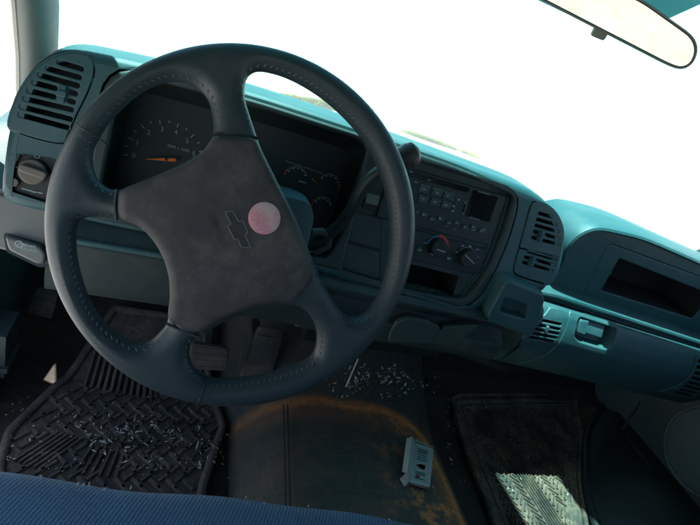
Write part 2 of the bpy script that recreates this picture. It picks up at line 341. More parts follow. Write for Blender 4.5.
def surface_nets(f, org, st):
    ins = f < 0; nx, ny, nz = f.shape; shp = (nx-1, ny-1, nz-1)
    acc = np.zeros(shp+(3,)); cnt = np.zeros(shp)
    def c(o): return (slice(o[0], o[0]+shp[0]), slice(o[1], o[1]+shp[1]), slice(o[2], o[2]+shp[2]))
    for ax in range(3):
        for a in (0, 1):
            for b in (0, 1):
                o = [0, 0, 0]; oth = [i for i in range(3) if i != ax]; o[oth[0]] = a; o[oth[1]] = b; o2 = list(o); o2[ax] = 1
                fa, fb = f[c(o)], f[c(o2)]; x = (fa < 0) != (fb < 0); t = np.where(x, fa/np.where(x, fa-fb, 1), 0)
                for k in range(3): acc[..., k] += np.where(x, (t if k == ax else o[k]), 0)
                cnt += x
    act = cnt > 0; idx = -np.ones(shp, int); idx[act] = np.arange(act.sum())
    I = np.argwhere(act); V = (I + acc[act]/cnt[act][:, None])*st + org; Fc = []
    for ax in range(3):
        o1, o2 = [i for i in range(3) if i != ax]
        s0 = [slice(1, -1)]*3; s0[ax] = slice(0, -1); s1 = list(s0); s1[ax] = slice(1, None)
        a, b = ins[tuple(s0)], ins[tuple(s1)]; E = np.argwhere(a != b); sg = a[tuple(E.T)]
        E = E + 1; E[:, ax] -= 1
        def q(d1, d2):
            k = E.copy(); k[:, o1] -= d1; k[:, o2] -= d2; return idx[tuple(k.T)]
        Q = np.stack([q(1, 1), q(0, 1), q(0, 0), q(1, 0)], 1)
        if ax == 1: sg = ~sg
        Q[~sg] = Q[~sg][:, ::-1]; Fc += Q.tolist()
    return V, Fc
def poly_sdf(X, Y, poly):
    """signed: positive inside"""
    P = np.array(poly); d = np.full(X.shape, 1e9); ins = np.zeros(X.shape, bool)
    for (ax, ay), (bx, by) in zip(P, np.roll(P, -1, 0)):
        ex, ey = bx-ax, by-ay; t = np.clip(((X-ax)*ex+(Y-ay)*ey)/(ex*ex+ey*ey+1e-12), 0, 1)
        d = np.minimum(d, (X-ax-t*ex)**2+(Y-ay-t*ey)**2)
        cr = ((ay > Y) != (by > Y)) & (X < (bx-ax)*(Y-ay)/(by-ay+1e-15)+ax); ins ^= cr
    return np.where(ins, 1, -1)*np.sqrt(d)

def rootloc(o):
    while o is not None and o.parent is not None: o = o.parent
    return np.array(o.location) if o is not None else np.zeros(3)
def root(name, label, cat, loc, group=None):
    o = bpy.data.objects.new(name, None); COL.objects.link(o); o.location = loc; o.empty_display_size = .05
    o['label'] = label; o['category'] = cat
    if group: o['group'] = group
    return o
def part(name, mb, mat, parent=None, smooth=35, label=None, cat=None, kind=None, loc=None, group=None):
    if parent and parent.parent and parent.parent.parent: parent = parent.parent
    base = rootloc(parent) if parent else (np.array(loc, float) if loc is not None else np.zeros(3))
    me = bpy.data.meshes.new(name); me.from_pydata([tuple(np.array(v)-base) for v in mb.v], [], mb.f)
    import bmesh
    bm = bmesh.new(); bm.from_mesh(me); bmesh.ops.recalc_face_normals(bm, faces=bm.faces); bm.to_mesh(me); bm.free()
    me.materials.append(M[mat] if isinstance(mat, str) else mat)
    if smooth:
        me.polygons.foreach_set('use_smooth', [True]*len(me.polygons)); me.set_sharp_from_angle(angle=math.radians(smooth))
    o = bpy.data.objects.new(name, me); COL.objects.link(o)
    if parent: o.parent = parent
    elif loc is not None: o.location = loc
    if label: o['label'] = label
    if cat: o['category'] = cat
    if kind: o['kind'] = kind
    if group: o['group'] = group
    return o

# ------------------------------------------------------------------ reference planes
KZ = math.sqrt(1+.09)
def MF(x, v, d):                      # main dash face, leaning forward; v is height along the face
    z = v/KZ; return (x, .15+.3*z - d/KZ, z + .3*d/KZ)
def mv(p): return [(x, z*KZ) for x, z in p]
MP = ((0, 1, -.3), .15)
def mp(px, py, d=0.):                  # photo point -> (x, v) on the dash face at depth d
    n = np.array([0, -1, .3])/KZ; P = at(px, py, (0, 1, -.3), .15 - d*KZ); return (P[0], P[2]*KZ if d == 0 else (P-d*n)[2]*KZ)
def droop(x): return -.09*max(x-.6, 0)
def PF(y0):
    return lambda x, v, d: (x, y0-d, v+droop(x))
TL = math.radians(23.2)
WN = np.array([0, -math.cos(TL), math.sin(TL)]); WV = np.array([0, math.sin(TL), math.cos(TL)]); WU = np.array([1., 0, 0])
def WF(u, v, w): return tuple(u*WU + v*WV + w*WN)
def wp(px, py, w=.004):
    P = at(px, py, WN, w); return (float(P@WU), float(P@WV))

# ------------------------------------------------------------------ light, world
SUN = np.array([-.20, .125, 1.]); SUN /= np.linalg.norm(SUN)
w = bpy.data.worlds.new('World'); S.world = w; w.use_nodes = True
bg = w.node_tree.nodes['Background']; sky = w.node_tree.nodes.new('ShaderNodeTexSky'); sky.sky_type = 'NISHITA'; sky.sun_disc = False
sky.sun_elevation = math.asin(SUN[2]); sky.sun_rotation = math.atan2(SUN[0], SUN[1])
w.node_tree.links.new(sky.outputs[0], bg.inputs[0]); bg.inputs[1].default_value = .085
ld = bpy.data.lights.new('sun', 'SUN'); ld.energy = 5; ld.angle = math.radians(.5); ld.color = (1, .96, .88)
lo = bpy.data.objects.new('sun', ld); COL.objects.link(lo); lo.rotation_euler = Vector(SUN).to_track_quat('Z', 'Y').to_euler(); lo.location = (0, 0, 5)
S.view_settings.view_transform = 'Standard'; S.view_settings.look = 'None'; S.view_settings.gamma = 1; S.view_settings.exposure = 1.7
S.render.engine = 'CYCLES'; S.cycles.use_denoising = True; S.cycles.max_bounces = 10; S.cycles.diffuse_bounces = 6; S.cycles.transparent_max_bounces = 12
S.cycles.sample_clamp_indirect = 6

# ================================================================== SETTING
GZ = -1.02
mb = MB(); xs_ = np.r_[np.linspace(-160, -20, 15), np.linspace(-16, 16, 17), np.linspace(20, 160, 15)]; ys_ = np.r_[np.linspace(-120, -10, 8), np.linspace(-6, 60, 45), np.linspace(70, 200, 8)]
def gh(x, y):
    r = math.hypot(x, y); t = min(max((r-11)/34, 0), 1); t = t*t*(3-2*t); f = min(max((y+2)/8, 0), 1)
    return GZ + 15*t*f  # rise added so bright sunlit ground, not sky, fills the windshield
mb.loft([[(x, y, gh(x, y)) for x in xs_] for y in ys_], False, False)
part('ground', mb, 'ground', kind='structure', smooth=80)
# cab floor with toe board and firewall
mb = MB(); xs = [-.36, 1.16]
prof = [(-1.0, -.49), (.30, -.485), (.36, -.455), (.56, -.24), (.60, -.16), (.62, -.12), (.66, -.12), (.66, -.52), (-1.0, -.52)]
mb.loft([[(x, y, z) for y, z in prof] for x in xs]); part('floor', mb, 'carpet', kind='structure', smooth=0)
# transmission tunnel
mb = MB(); rings = []
for y, zt in [(-.6, -.40), (-.2, -.40), (.0, -.40), (.1, -.40), (.15, -.402), (.19, -.395), (.26, -.37), (.34, -.32), (.45, -.24), (.58, -.14)]:
    g = max(0, (y-.15)) * .18; cx = .307; r = []
    for t in np.linspace(0, math.pi, 33):
        c, s_ = math.cos(t), math.sin(t); sx = abs(c)**.42*np.sign(c); sz = abs(s_)**.55
        hw = .165+g+.05*(1-sz)
        r.append((cx+hw*sx + .012*(1-sz)*np.sign(sx), y, -.50+(zt+.50)*sz))
    r += [(cx-.2-g, y, -.515), ] ; r.insert(0, (cx+.2+g, y, -.515)); rings.append(r)
mb.loft(rings); part('floor_tunnel', mb, 'tunnel', kind='structure', smooth=50)

tun = bpy.data.objects['floor_tunnel']
for px0, px1 in ((283.5, 285.5), (287.5, 290)):
    a_, b_ = np.array(at(px0, 405, (0, 0, 1), -.399)), np.array(at(px1, 500, (0, 0, 1), -.399)); b_ = b_ + (b_-a_)*.5
    mb = MB(); mb.tube([a_, b_], .0016, 6); part('covering_seam', mb, 'recess', tun, 0)
# ================================================================== TRUCK CAB (body shell)
cab = root('truck_cab', 'pale interior body shell of the truck cab with windshield and roof', 'truck cab', (.4, -.2, -.5))
# windshield pillar on the driver side
PP = [(-.347, .57, -.20), (-.329, .475, -.0), (-.317, .405, .09), (-.311, .31, .2), (-.305, .10, .46)]
mb = MB(); mb.loft([[(x+.0255*math.cos(t), y+.052*math.sin(t), z) for t in np.linspace(0, 2*math.pi, 24, endpoint=False)] for x, y, z in PP]); pil = part('pillar_trim', mb, 'pillar', cab, 60)
mb = MB(); mb.tube([(x-.020, y-.038, z) for x, y, z in PP], .0055, 8); part('door_seal', mb, 'chip', pil)
mb = MB(); rings = []
for z, y in [(-.3, .55), (-.05, .50), (.2, .35), (.46, .07)]:
    rings.append([(1.42+dx, y+dy, z) for dx, dy in ((-.03, -.05), (.05, -.06), (.05, .05), (-.03, .05))])
mb.loft(rings); part('pillar_trim', mb, 'pillar', cab, 60)
# roof, header, back wall with window, passenger side wall with door window
mb = MB(); rings = []
for y, z in [(-1.0, .44), (-.8, .49), (-.3, .515), (-.08, .485), (.0, .452), (.03, .448), (.03, .462), (-.08, .52), (-.3, .55), (-.8, .53), (-1.04, .46)]: rings.append([(x, y + (.045*min(max((.25-x)/.55, 0), 1) + .16*min(max((-.12-x)/.10, 0), 1) if y > -.05 else 0), z - .03*((x-.42)/.75)**4) for x in np.linspace(-.36, 1.17, 15)])  # left front corner pushed forward to block sun on bolster and mat
rings.append(rings[0]); mb.loft(rings, False, False); part('headliner', mb, 'liner', cab, 50)
mb = MB(); mb.loft([[(x, y, z) for x, z in ((-.39, .13), (-.37, .125), (-.345, .40), (-.345, .47), (-.38, .46))] for y in (-1.0, -.5, .0, .16)]); part('sun_block_rail', mb, 'liner', cab, 50)  # unseen rail added above the open side to keep sun off the mat
mb = MB(); mb.plate([(.08, -.08), (.30, -.08), (.31, .19), (.14, .36), (.08, .40)], [], 0, .02, .004, lambda y, v, d: (-.335+d, y, v)); part('sun_block_panel', mb, 'black', cab)  # unseen panel added to stop sun reaching the driver mat
def wallgrid(fn, u0, u1, v0, v1, win, th, name, mat):
    mb = MB(); mb.plate([(u0, v0), (u1, v0), (u1, v1), (u0, v1)], [rrect(*win, .05)], 0, th, .004, fn); return part(name, mb, mat, cab)
wallgrid(lambda x, v, d: (x, -.98-d, v), -.36, 1.18, -.52, .5, (-.05, .10, .90, .38), .04, 'back_wall', 'liner')
mb = MB(); mb.plate(rrect(-.06, .09, .91, .39, .05), [], 0, .004, .001, lambda x, v, d: (x, -1.0-d, v)); part('rear_window', mb, 'glass', cab, 0)
# windshield
mb = MB(); rings = []
for t in np.linspace(0, 1, 7):
    y, z = .015+(.80-.015)*t, .4706+(-.02-.4706)*t
    rings.append([(x, y-(.20*t+.03)*((x-.42)/.74)**6, z) for x in np.linspace(-.32, 1.16, 19)])
back = [[(x, y+.004, z+.004) for x, y, z in r] for r in rings]
mb.loft(rings, False, False); mb.loft(back, False, False); part('windshield', mb, 'windshield', cab, 60)
for x0, x1, xb in ((-.20, .475, .475), (.645, 1.06, .65)):
    mb = MB(); mb.plate(rpoly([(x0, .005), (x1, .005), (x1, .245), (x0, .245)] if x0 > 0 else [(x0, .005), (x1, .005), (x1, .242), (x0, .242)], .012), [], 0, .010, .004, lambda x, v, d: (x, v*.85, .440-.60*(v*.85-.04)+d)); part('added_sun_visor', mb, 'visor', cab)  # visors added for the light: the gap between them shapes the sun beam
# white hood ahead of the glass
mb = MB(); rings = []
for y, zz in [(.72, -.10), (.85, -.13), (1.3, -.17), (1.8, -.23), (1.98, -.30), (2.02, -.45), (2.02, -.8)]:
    rings.append([(x, y, zz - .05*(abs(x-.42)/.85)**4 - (.10 if abs(x-.42) > .84 else 0)) for x in np.linspace(-.46, 1.30, 25)])
mb.loft(rings, False, False); part('hood', mb, 'paint', cab, 40)
for xx in (-.46, 1.30):
    mb = MB(); mb.box((xx-.06, .66, -.85), (xx+.06, 2.02, -.33)); part('fender', mb, 'paint', cab, 0)
mb = MB(); mb.box((-.38, .662, -.52), (1.2, .72, -.13)); part('firewall', mb, 'black', cab, 0)
# driver side kick panel and door sill, door hinge pillar
mb = MB(); mb.plate(rpoly([(.10, -.50), (.66, -.50), (.66, -.08), (.34, -.08), (.19, -.20), (.20, -.34)], [.0, 0, 0, .03, .03, .06]), [], 0, .05, .008, lambda y, v, d: (-.30+d, y, v)); part('kick_panel', mb, 'dash', cab)
mb = MB(); mb.box((-.37, -.6, -.50), (-.305, .30, -.455)); part('door_sill', mb, 'grey_trim', cab, 0)
mb = MB(); hp = at(8, 335, (1, 0, 0), -.285); mb.box((-.31, hp[1]-.045, hp[2]-.05), (-.275, hp[1]+.018, hp[2]+.035)); mb.box((-.312, hp[1]-.05, hp[2]-.035), (-.27, hp[1]+.01, hp[2]-.025)); part('sill_bracket', mb, 'dash_dark', cab, 0)
# passenger side: sill, kick panel
mb = MB(); a = [at(*p, (0, 0, 1), -.47)[:2] for p in ((605, 395), (588, 430), (585, 470), (595, 525))]
pts = catmull([(1.16, .50)] + [tuple(q) for q in a] + [(.80, -.30)], 4, False)
mb.tube([(x, y, -.468) for x, y in pts], .010, 10)
mb.add([(x, y, -.468) for x, y in pts] + [(x+.07, y+.0, -.44) for x, y in pts] + [(1.17, y, -.44) for x, y in pts], [(i+k*len(pts), i+1+k*len(pts), i+1+(k+1)*len(pts), i+(k+1)*len(pts)) for k in (0, 1) for i in range(len(pts)-1)])
part('door_sill', mb, 'black', cab, 60)
mb = MB(); mb.tube([at(640, 402, (1, 0, 0), 1.07), at(623, 429, (1, 0, 0), 1.07)], .0035, 6); part('sill_strip', mb, 'metal', cab)

# passenger door
pd = root('passenger_door', 'dark teal passenger door panel with round speaker, right of the glovebox', 'truck door', (1.1, -.1, -.5))
mb = MB(); mb.plate([(-.98, -.47), (.60, -.47), (.60, -.14), (.42, -.04), (.38, .02), (.12, .46), (-.98, .46)], [rpoly([(-.75, .03), (.31, .03), (.08, .40), (-.75, .40)], .03)], 0, .05, .006, lambda y, v, d: (1.14+d*-1, y, v)); part('door_panel', mb, 'door', pd)
mb = MB(); c = at(705, 452, (1, 0, 0), 1.085); mb.plate(circ(c[1], c[2], .10, 40), [circ(c[1], c[2], .092, 40)], 0, .012, .004, lambda y, v, d: (1.086-d, y, v)); part('speaker_ring', mb, 'door', pd)
mb = MB(); mb.plate(circ(c[1], c[2], .092, 40), [], 0, .006, .002, lambda y, v, d: (1.088-d, y, v)); part('speaker_grille', mb, 'door', pd)
mb = MB(); p1 = at(628, 436, (1, 0, 0), 1.09); p2 = at(692, 528, (1, 0, 0), 1.09); mb.tube([p1, (np.array(p1)+p2)/2+np.array([-.004, 0, .0]), p2], .007, 8); part('door_weatherstrip', mb, 'black', pd)

# ================================================================== DASHBOARD
D = root('dashboard', 'teal truck dashboard with instrument cluster, radio, vents and glovebox', 'dashboard', (.4, .3, -.2))
# --- main pod
pod = mv([(-.272, -.078), (-.2735, -.03), (-.272, .0), (-.2675, .035), (-.259, .062), (-.246, .081), (-.222, .094), (-.18, .100), (-.12, .105), (-.03, .108), (.06, .108), (.16, .105), (.26, .102), (.36, .098), (.42, .095), (.462, .089), (.495, .075), (.518, .055), (.533, .03), (.541, .0), (.544, -.03), (.543, -.05), (.532, -.064), (.49, -.068), (.455, -.08), (.425, -.108), (.40, -.120), (.30, -.115), (.15, -.104), (.0, -.096), (-.16, -.094), (-.24, -.093), (-.263, -.089)])
pod = catmull(pod, 3)
if area2(pod) < 0: pod = pod[::-1]
bez_out = rpoly(mv([(-.185, -.088), (.15, -.092), (.25, -.103), (.392, -.114), (.418, -.085), (.4285, -.03), (.431, .03), (.424, .080), (.30, .093), (.16, .097), (.0, .099), (-.10, .0975), (-.185, .090)]), [.01, 0, .05, .03, .03, .03, .03, .032, .03, .03, .03, .03, .05], 6)
vl_out = catmull([mp(*p) for p in [(9, 126), (13, 108), (22, 88), (36, 69), (52, 58), (70, 53), (86, 55), (93, 63), (93, 76), (86, 95), (76, 115), (67, 136), (62, 143), (40, 139), (18, 132)]], 3)
vr_out = catmull([mp(*p) for p in [(531, 206), (536, 202), (546, 205), (556, 214), (562, 227), (563, 243), (559, 263), (554, 278), (548, 284), (533, 280), (518, 275), (514, 269), (519, 250), (525, 228)]], 3)
hl_out = rpoly([mp(*p) for p in [(9, 151), (62, 159), (54, 206), (4, 190)]], .012)
front_in = inset(pod, .012)
mb = MB(); mb.plate(front_in, [inset(bez_out, -.0022), inset(vl_out, -.002), inset(vr_out, -.002), inset(hl_out, -.0)], 0, .010, .0006, MF)
rings = []
for t in np.linspace(0, math.pi/2, 6): rings.append([MF(x, v, -.012*(1-math.cos(t))) for x, v in inset(pod, .012*(1-math.sin(t)))])
for dy, dz in ((.02, .0), (.05, -.002), (.09, -.012), (.18, -.045), (.32, -.10), (.47, -.16)):
    rr = []
    for x, v in pod:
        X, Y, Z = MF(x, v, -.012); top = max(0, min(1, (Z+.02)/.1)); bot = max(0, min(1, (-.06-Z)/.03))
        rr.append((X, Y+dy, Z+dz*top + min(.03, dy*.08)*bot))
    rings.append(rr)
mb.loft(rings, True, False); mb.add(rings[-1], [tuple(range(len(pod)))]); upper = part('dash_pad', mb, 'dash', D, 40)
# --- bezel
clu = rpoly([mp(*p) for p in [(118, 82), (250, 107), (363, 141), (366, 152), (344, 238), (332, 262)]] + mv([(-.15, -.078), (-.167, -.05), (-.168, .06)]), [.01, .02, .008, .012, .02, .015, .02, .02, .03], 5)
clu = rpoly(mv([(-.166, .074), (-.155, .086), (.0, .091), (.14, .089), (.154, .080), (.154, .045), (.152, -.04), (.140, -.08), (-.15, -.08), (-.168, -.05)]), [.01, .01, .02, .008, .008, .02, .02, .012, .02, .02])
sta = rpoly(mv([(.160, .083), (.395, .083), (.4155, .076), (.4175, .03), (.415, -.03), (.405, -.07), (.388, -.1), (.30, -.1015), (.165, -.093)]), [.006, .01, .016, .02, .02, .03, .02, .02, .006])
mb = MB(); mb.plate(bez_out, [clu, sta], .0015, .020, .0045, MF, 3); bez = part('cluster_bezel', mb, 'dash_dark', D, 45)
# --- instrument cluster: hooded recess with gauge face
IC = []
mb = MB(); r0 = clu; rings = []
dd = [-.004, -.03, -.055]
for d, sc in zip(dd, (1., .985, .96)):
    c = np.mean(r0, 0); rings.append([MF(c[0]+(x-c[0])*sc, c[1]+(v-c[1])*(sc if d > -.05 else .86) - (0.0 if d > -.05 else .006), d) for x, v in r0])
mb.loft(rings, True, False); ic = part('instrument_cluster', mb, 'black', D, 40); face = ic
mb = MB(); mb.plate([(x, v) for x, v in inset(clu, -.004)], [], -.057, .003, .0005, MF); part('gauge_face', mb, 'recess', ic, 0)
GD = -.0565
def gp(px, py, d=GD+.002): return mp(px, py, d)
def arc_ticks(cx, cv, r, a0, a1, n, ln, wd, mb, d=GD+.001):
    for k in range(n):
        a = a0+(a1-a0)*k/(n-1); L = ln if k % 2 == 0 else ln*.55
        ux, uv = math.cos(a), math.sin(a); px_, pv = -uv, ux
        q = [(cx+ux*r+px_*wd, cv+uv*r+pv*wd), (cx+ux*(r-L)+px_*wd, cv+uv*(r-L)+pv*wd), (cx+ux*(r-L)-px_*wd, cv+uv*(r-L)-pv*wd), (cx+ux*r-px_*wd, cv+uv*r-pv*wd)]
        mb.add([MF(a_, b_, d) for a_, b_ in q], [(0, 1, 2, 3)])
# tachometer (left), numerals 0-6 around, needle at rest
tc = gp(165, 159.5); tt = gp(178, 129); RR = .052
aa = {0: 188, 1: 162, 2: 132, 3: 106, 4: 80, 5: 54, 6: 28}
mb = MB(); arc_ticks(tc[0], tc[1], RR, math.radians(188), math.radians(28), 13, .006, .0006, mb)
for k, a in aa.items():
    a = math.radians(a); cx, cv = tc[0]+(RR-.0125)*math.cos(a), tc[1]+(RR-.0125)*math.sin(a)
    mb.text(str(k), .0095, lambda x, y, z, cx=cx, cv=cv: MF(cx+x, cv+y, z), GD+.001)
mb.text('RPM x 1000', .0058, lambda x, y, z: MF(tc[0]+.014+x, tc[1]+.019+y, z), GD+.001)
p = gp(150, 170); mb.text('P R N D', .005, lambda x, y, z: MF(p[0]+x, p[1]-.004+y, z), GD+.001) if False else None
part('gauge_numerals', mb, 'gauge_mark', face, 0)
mb = MB()
n0, n1_, n2_ = gp(146, 159, GD+.006), gp(165, 159.5, GD+.006), gp(176, 160, GD+.006)
dv = np.array(n1_)-np.array(n0); dv /= np.linalg.norm(dv); pv = np.array([-dv[1], dv[0]])
q = [np.array(n0)+pv*.0003, np.array(n1_)+pv*.0020, np.array(n2_)+pv*.0021, np.array(n2_)-pv*.0021, np.array(n1_)-pv*.0020, np.array(n0)-pv*.0003]
mb.plate([tuple(x) for x in q], [], GD+.007, .0015, .0003, MF); part('gauge_needle', mb, 'orange', face, 0)
mb = MB(); mb.plate(circ(*gp(166, 159.5, GD+.008), .0018, 14), [], GD+.009, .004, .0004, MF); part('needle_hub', mb, 'black', face)
# speedometer behind the wheel hub and small gauges on the right
sc_ = gp(222, 190); mb = MB(); arc_ticks(sc_[0], sc_[1], .06, math.radians(215), math.radians(-35), 25, .006, .0006, mb)
for k in range(0, 11):
    a = math.radians(215-25*k); cx, cv = sc_[0]+.046*math.cos(a), sc_[1]+.046*math.sin(a)
    mb.text(str(k*10), .008, lambda x, y, z, cx=cx, cv=cv: MF(cx+x, cv+y, z), GD+.001)
part('speedometer_numerals', mb, 'gauge_mark', face, 0)
for (gx, gy, r, a0, a1, nd0, nd1) in ((296, 178, .0175, 178, 150, (299, 181), (306, 183)), (329, 185, .0175, 20, -15, (312, 178), (317, 184)), (292, 200, .015, 185, 150, (297, 201), (303, 198)), (322, 207, .016, 190, 150, (306, 199), (312, 206))):
    c = gp(gx, gy); mb = MB(); arc_ticks(c[0], c[1], r, math.radians(150), math.radians(30), 9, .0045, .0007, mb); part('small_gauge_ticks', mb, 'mark', face, 0)
    mb = MB(); mb.tube([MF(c[0]+r*math.cos(t), c[1]+r*math.sin(t), GD+.0012) for t in np.linspace(math.radians(a0), math.radians(a1), 6)], .0011, 5); part('red_band', mb, 'red', face, 0)
    a_, b_ = gp(*nd0, GD+.004), gp(*nd1, GD+.004); mb = MB(); mb.tube([MF(*a_, GD+.004), MF(*b_, GD+.004)], [.0012, .0006], 6); part('small_needle', mb, 'orange' if gx > 310 else 'mark', face, 0)
mb = MB(); mb.tube([MF(*gp(286, 161), GD+.002), MF(*gp(322, 173), GD+.002)], .0006, 5); part('gauge_trim', mb, 'gauge_mark', face, 0)

# --- centre stack panel with radio, climate, cubby, blanks
cub = rpoly([mp(*p, -.012) for p in [(406, 263), (459, 276), (452, 298), (400, 286)]], .004)
rad = rpoly([mp(*p, -.012) for p in [(392, 163), (505, 196), (488, 245), (375, 216)]], .004)
cli = rpoly([mp(*p, -.012) for p in [(396, 224), (486, 249), (478, 275), (388, 254)]], .006)
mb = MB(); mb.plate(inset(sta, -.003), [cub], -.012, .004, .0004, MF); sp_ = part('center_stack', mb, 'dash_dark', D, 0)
def recess(mb, poly, d0, d1, fn, sc=.97):
    c = np.mean(poly, 0); n = len(poly)
    r0 = [fn(x, v, d0) for x, v in poly]; r1 = [fn(c[0]+(x-c[0])*sc, c[1]+(v-c[1])*sc, d1) for x, v in poly]
    mb.loft([r0, r1], True, False); mb.add(r1, [tuple(range(n))])
mb = MB(); recess(mb, cub, -.0125, -.085, MF); cb = part('storage_slot', mb, 'slot_box', sp_, 30)
mb = MB()
for k in range(26):
    x = random.uniform(min(p[0] for p in cub)+.004, max(p[0] for p in cub)-.004); v = min(p[1] for p in cub)+random.uniform(.002, .006); dpt = random.uniform(-.05, -.016); s_ = random.uniform(.001, .003)
    mb.box((x-s_, v-s_*.6, dpt-s_), (x+s_, v+s_*.6, dpt+s_), MF)
part('storage_litter', mb, 'button', sp_, 0)
mb = MB(); mb.plate(rad, [], -.006, .007, .0012, MF); ra = part('radio', mb, 'radio', D)
RD = -.0058
def rbox(px0, py0, px1, py1, name, mat, parent, th=.0018, skew=True, r=.0012, d=RD):
    a, c = mp(px0, py0, d), mp(px1, py1, d)
    mb = MB(); mb.plate(rrect(min(a[0], c[0]), min(a[1], c[1]), max(a[0], c[0]), max(a[1], c[1]), r, 3), [], d+th, th+.0008, .0004, MF); return part(name, mb, mat, parent)
# display block at right, tape door at top, key pads
a0, a1, a2, a3 = [mp(*p, RD) for p in ((474, 190), (498, 197), (489, 222), (466, 216))]
mb = MB(); mb.plate(rpoly([a0, a1, a2, a3], .0015, 3), [], RD+.002, .003, .0006, MF); part('radio_display', mb, 'glassblack', ra)
tp = rpoly([mp(*p, RD) for p in ((400, 168), (470, 188), (468, 193), (398, 173))], .001, 3); mb = MB(); mb.plate(tp, [], RD+.001, .0018, .0004, MF); part('tape_slot', mb, 'glassblack', ra)
mk = MB()
def marks(px, py, n, w_, h_, d=RD+.0024):
    for k in range(n):
        c = mp(px+random.uniform(-.6, .6), py+random.uniform(-.5, .5), d); a = random.uniform(.4, 1)*w_; b = random.uniform(.4, 1)*h_
        mk.box((c[0]-a, c[1]-b, d), (c[0]+a, c[1]+b, d+.0003), MF)
for (bx, by) in ((424, 189), (437, 192.5), (448, 196), (423, 199), (435, 202), (446, 205)):
    c = mp(bx, by, RD); mb = MB(); mb.plate(rrect(c[0]-.0085, c[1]-.0055, c[0]+.0085, c[1]+.0055, .001, 3), [], RD+.002, .0028, .0005, MF); part('radio_button', mb, 'button', ra); marks(bx, by, 3, .0028, .0009)
c = mp(460, 206, RD); mb = MB(); mb.plate(rrect(c[0]-.0105, c[1]-.010, c[0]+.0105, c[1]+.010, .001, 3), [rrect(c[0]-.0085, c[1]-.008, c[0]+.0085, c[1]+.008, .001, 3)], RD+.002, .003, .0004, MF); part('radio_button', mb, 'button', ra)
for (mx_, my_) in ((454, 200), (466, 203), (452, 211), (463, 214), (459, 200), (453, 206)): marks(mx_, my_, 1, .0022, .0013)
for i in range(8):
    bx, by = 424+i*8.2, 214.5+i*2.05 + (2.2 if i % 2 else 0)
    c = mp(bx, by, RD); mb = MB(); mb.plate(rrect(c[0]-.0055, c[1]-.0035, c[0]+.0055, c[1]+.0035, .001, 3), [], RD+.002, .0028, .0005, MF); part('radio_button', mb, 'button', ra); marks(bx, by, 2, .002, .0009)
for (mx_, my_) in ((411, 172), (416, 182), (429, 180), (418, 212), (474, 230), (484, 229), (455, 229), (446, 226)): marks(mx_, my_, 2, .003, .0007)
part('radio_markings', mk, 'markdim', ra, 0); mk = MB()
a_, b_ = mp(478, 191.5, RD+.003), mp(490, 195, RD+.003); mk.tube([MF(*a_, RD+.003), MF(*b_, RD+.003)], .0005, 4)
part('display_line', mk, 'markdim', ra, 0); mk = MB()
a_, b_ = mp(469, 217, RD+.003), mp(480, 220, RD+.003); mk.tube([MF(*a_, RD+.003), MF(*b_, RD+.003)], .0005, 4)
part('display_line', mk, 'markdim', ra, 0)
# climate control
mb = MB(); mb.plate(cli, [], -.008, .005, .001, MF); cl = part('climate_control', mb, 'radio', D)
CDp = -.0078
kL = mp(437, 247, CDp); kR = mp(466, 257.5, CDp)
for kc, r in ((kL, .0135), (kR, .0145)):
    mb = MB(); mb.plate(circ(*kc, r, 32), [], CDp+.012, .0125, .0016, MF, 3); kb = part('climate_knob', mb, 'black', cl)
    ang = math.radians(-6 if kc is kL else -27); mb = MB(); ca, sa = math.cos(ang), math.sin(ang)
    L = (-.006, .0095) if kc is kL else (-.0115, .0115)
    q = [(kc[0]+t*ca-s_*sa*.0007, kc[1]+t*sa+s_*ca*.0007 - (.0025 if kc is kL else 0)) for t, s_ in ((L[0], -1), (L[1], -1), (L[1], 1), (L[0], 1))]
    mb.plate(q, [], CDp+.0126, .0012, .0002, MF); part('knob_pointer', mb, 'mark', kb, 0)
def arcband(c, r0, r1, a0, a1, d, mat, name, parent):
    n = 14; A = np.linspace(math.radians(a0), math.radians(a1), n)
    mb = MB(); mb.plate([(c[0]+r1*math.cos(t), c[1]+r1*math.sin(t)) for t in A] + [(c[0]+r0*math.cos(t), c[1]+r0*math.sin(t)) for t in A[::-1]], [], d+.0006, .001, .0001, MF); return part(name, mb, mat, parent, 0)
arcband(kL, .0165, .0195, 178, 98, CDp, 'blue', 'cold_band', cl)
arcband(kL, .0160, .0205, 97, 12, CDp, 'red', 'hot_band', cl)
for px_, py_ in ((419.5, 249.5), (449, 258)):
    c = mp(px_, py_, CDp); mb = MB(); mb.plate(circ(*c, .0062, 20), [circ(*c, .0048, 20)], CDp+.002, .0024, .0005, MF); mb.plate(circ(*c, .0046, 18), [], CDp+.001, .002, .0004, MF); part('climate_button', mb, 'button', cl)
mk = MB(); RD2 = CDp+.0008
for (mx_, my_, n_) in ((424, 242, 1), (463, 245.5, 2), (470, 246, 2), (456, 252, 1), (477, 249, 2), (477, 257, 2), (476, 253, 1), (419.5, 249.5, 2), (449, 258, 2), (432, 254, 2)):
    for k in range(n_):
        c = mp(mx_+random.uniform(-1, 1), my_+random.uniform(-.6, .6), RD2); mk.box((c[0]-.0022, c[1]-.0006, RD2), (c[0]+.0022, c[1]+.0006, RD2+.0022), MF)
arcp = [(kR[0]+.0175*math.cos(t), kR[1]+.0175*math.sin(t)) for t in np.linspace(math.radians(150), math.radians(-40), 14)]
part('climate_markings', mk, 'markdim', cl, 0); mk = MB(); mk.tube([MF(*p, RD2) for p in arcp], .0005, 4); part('vent_scale', mk, 'markdim', cl, 0)
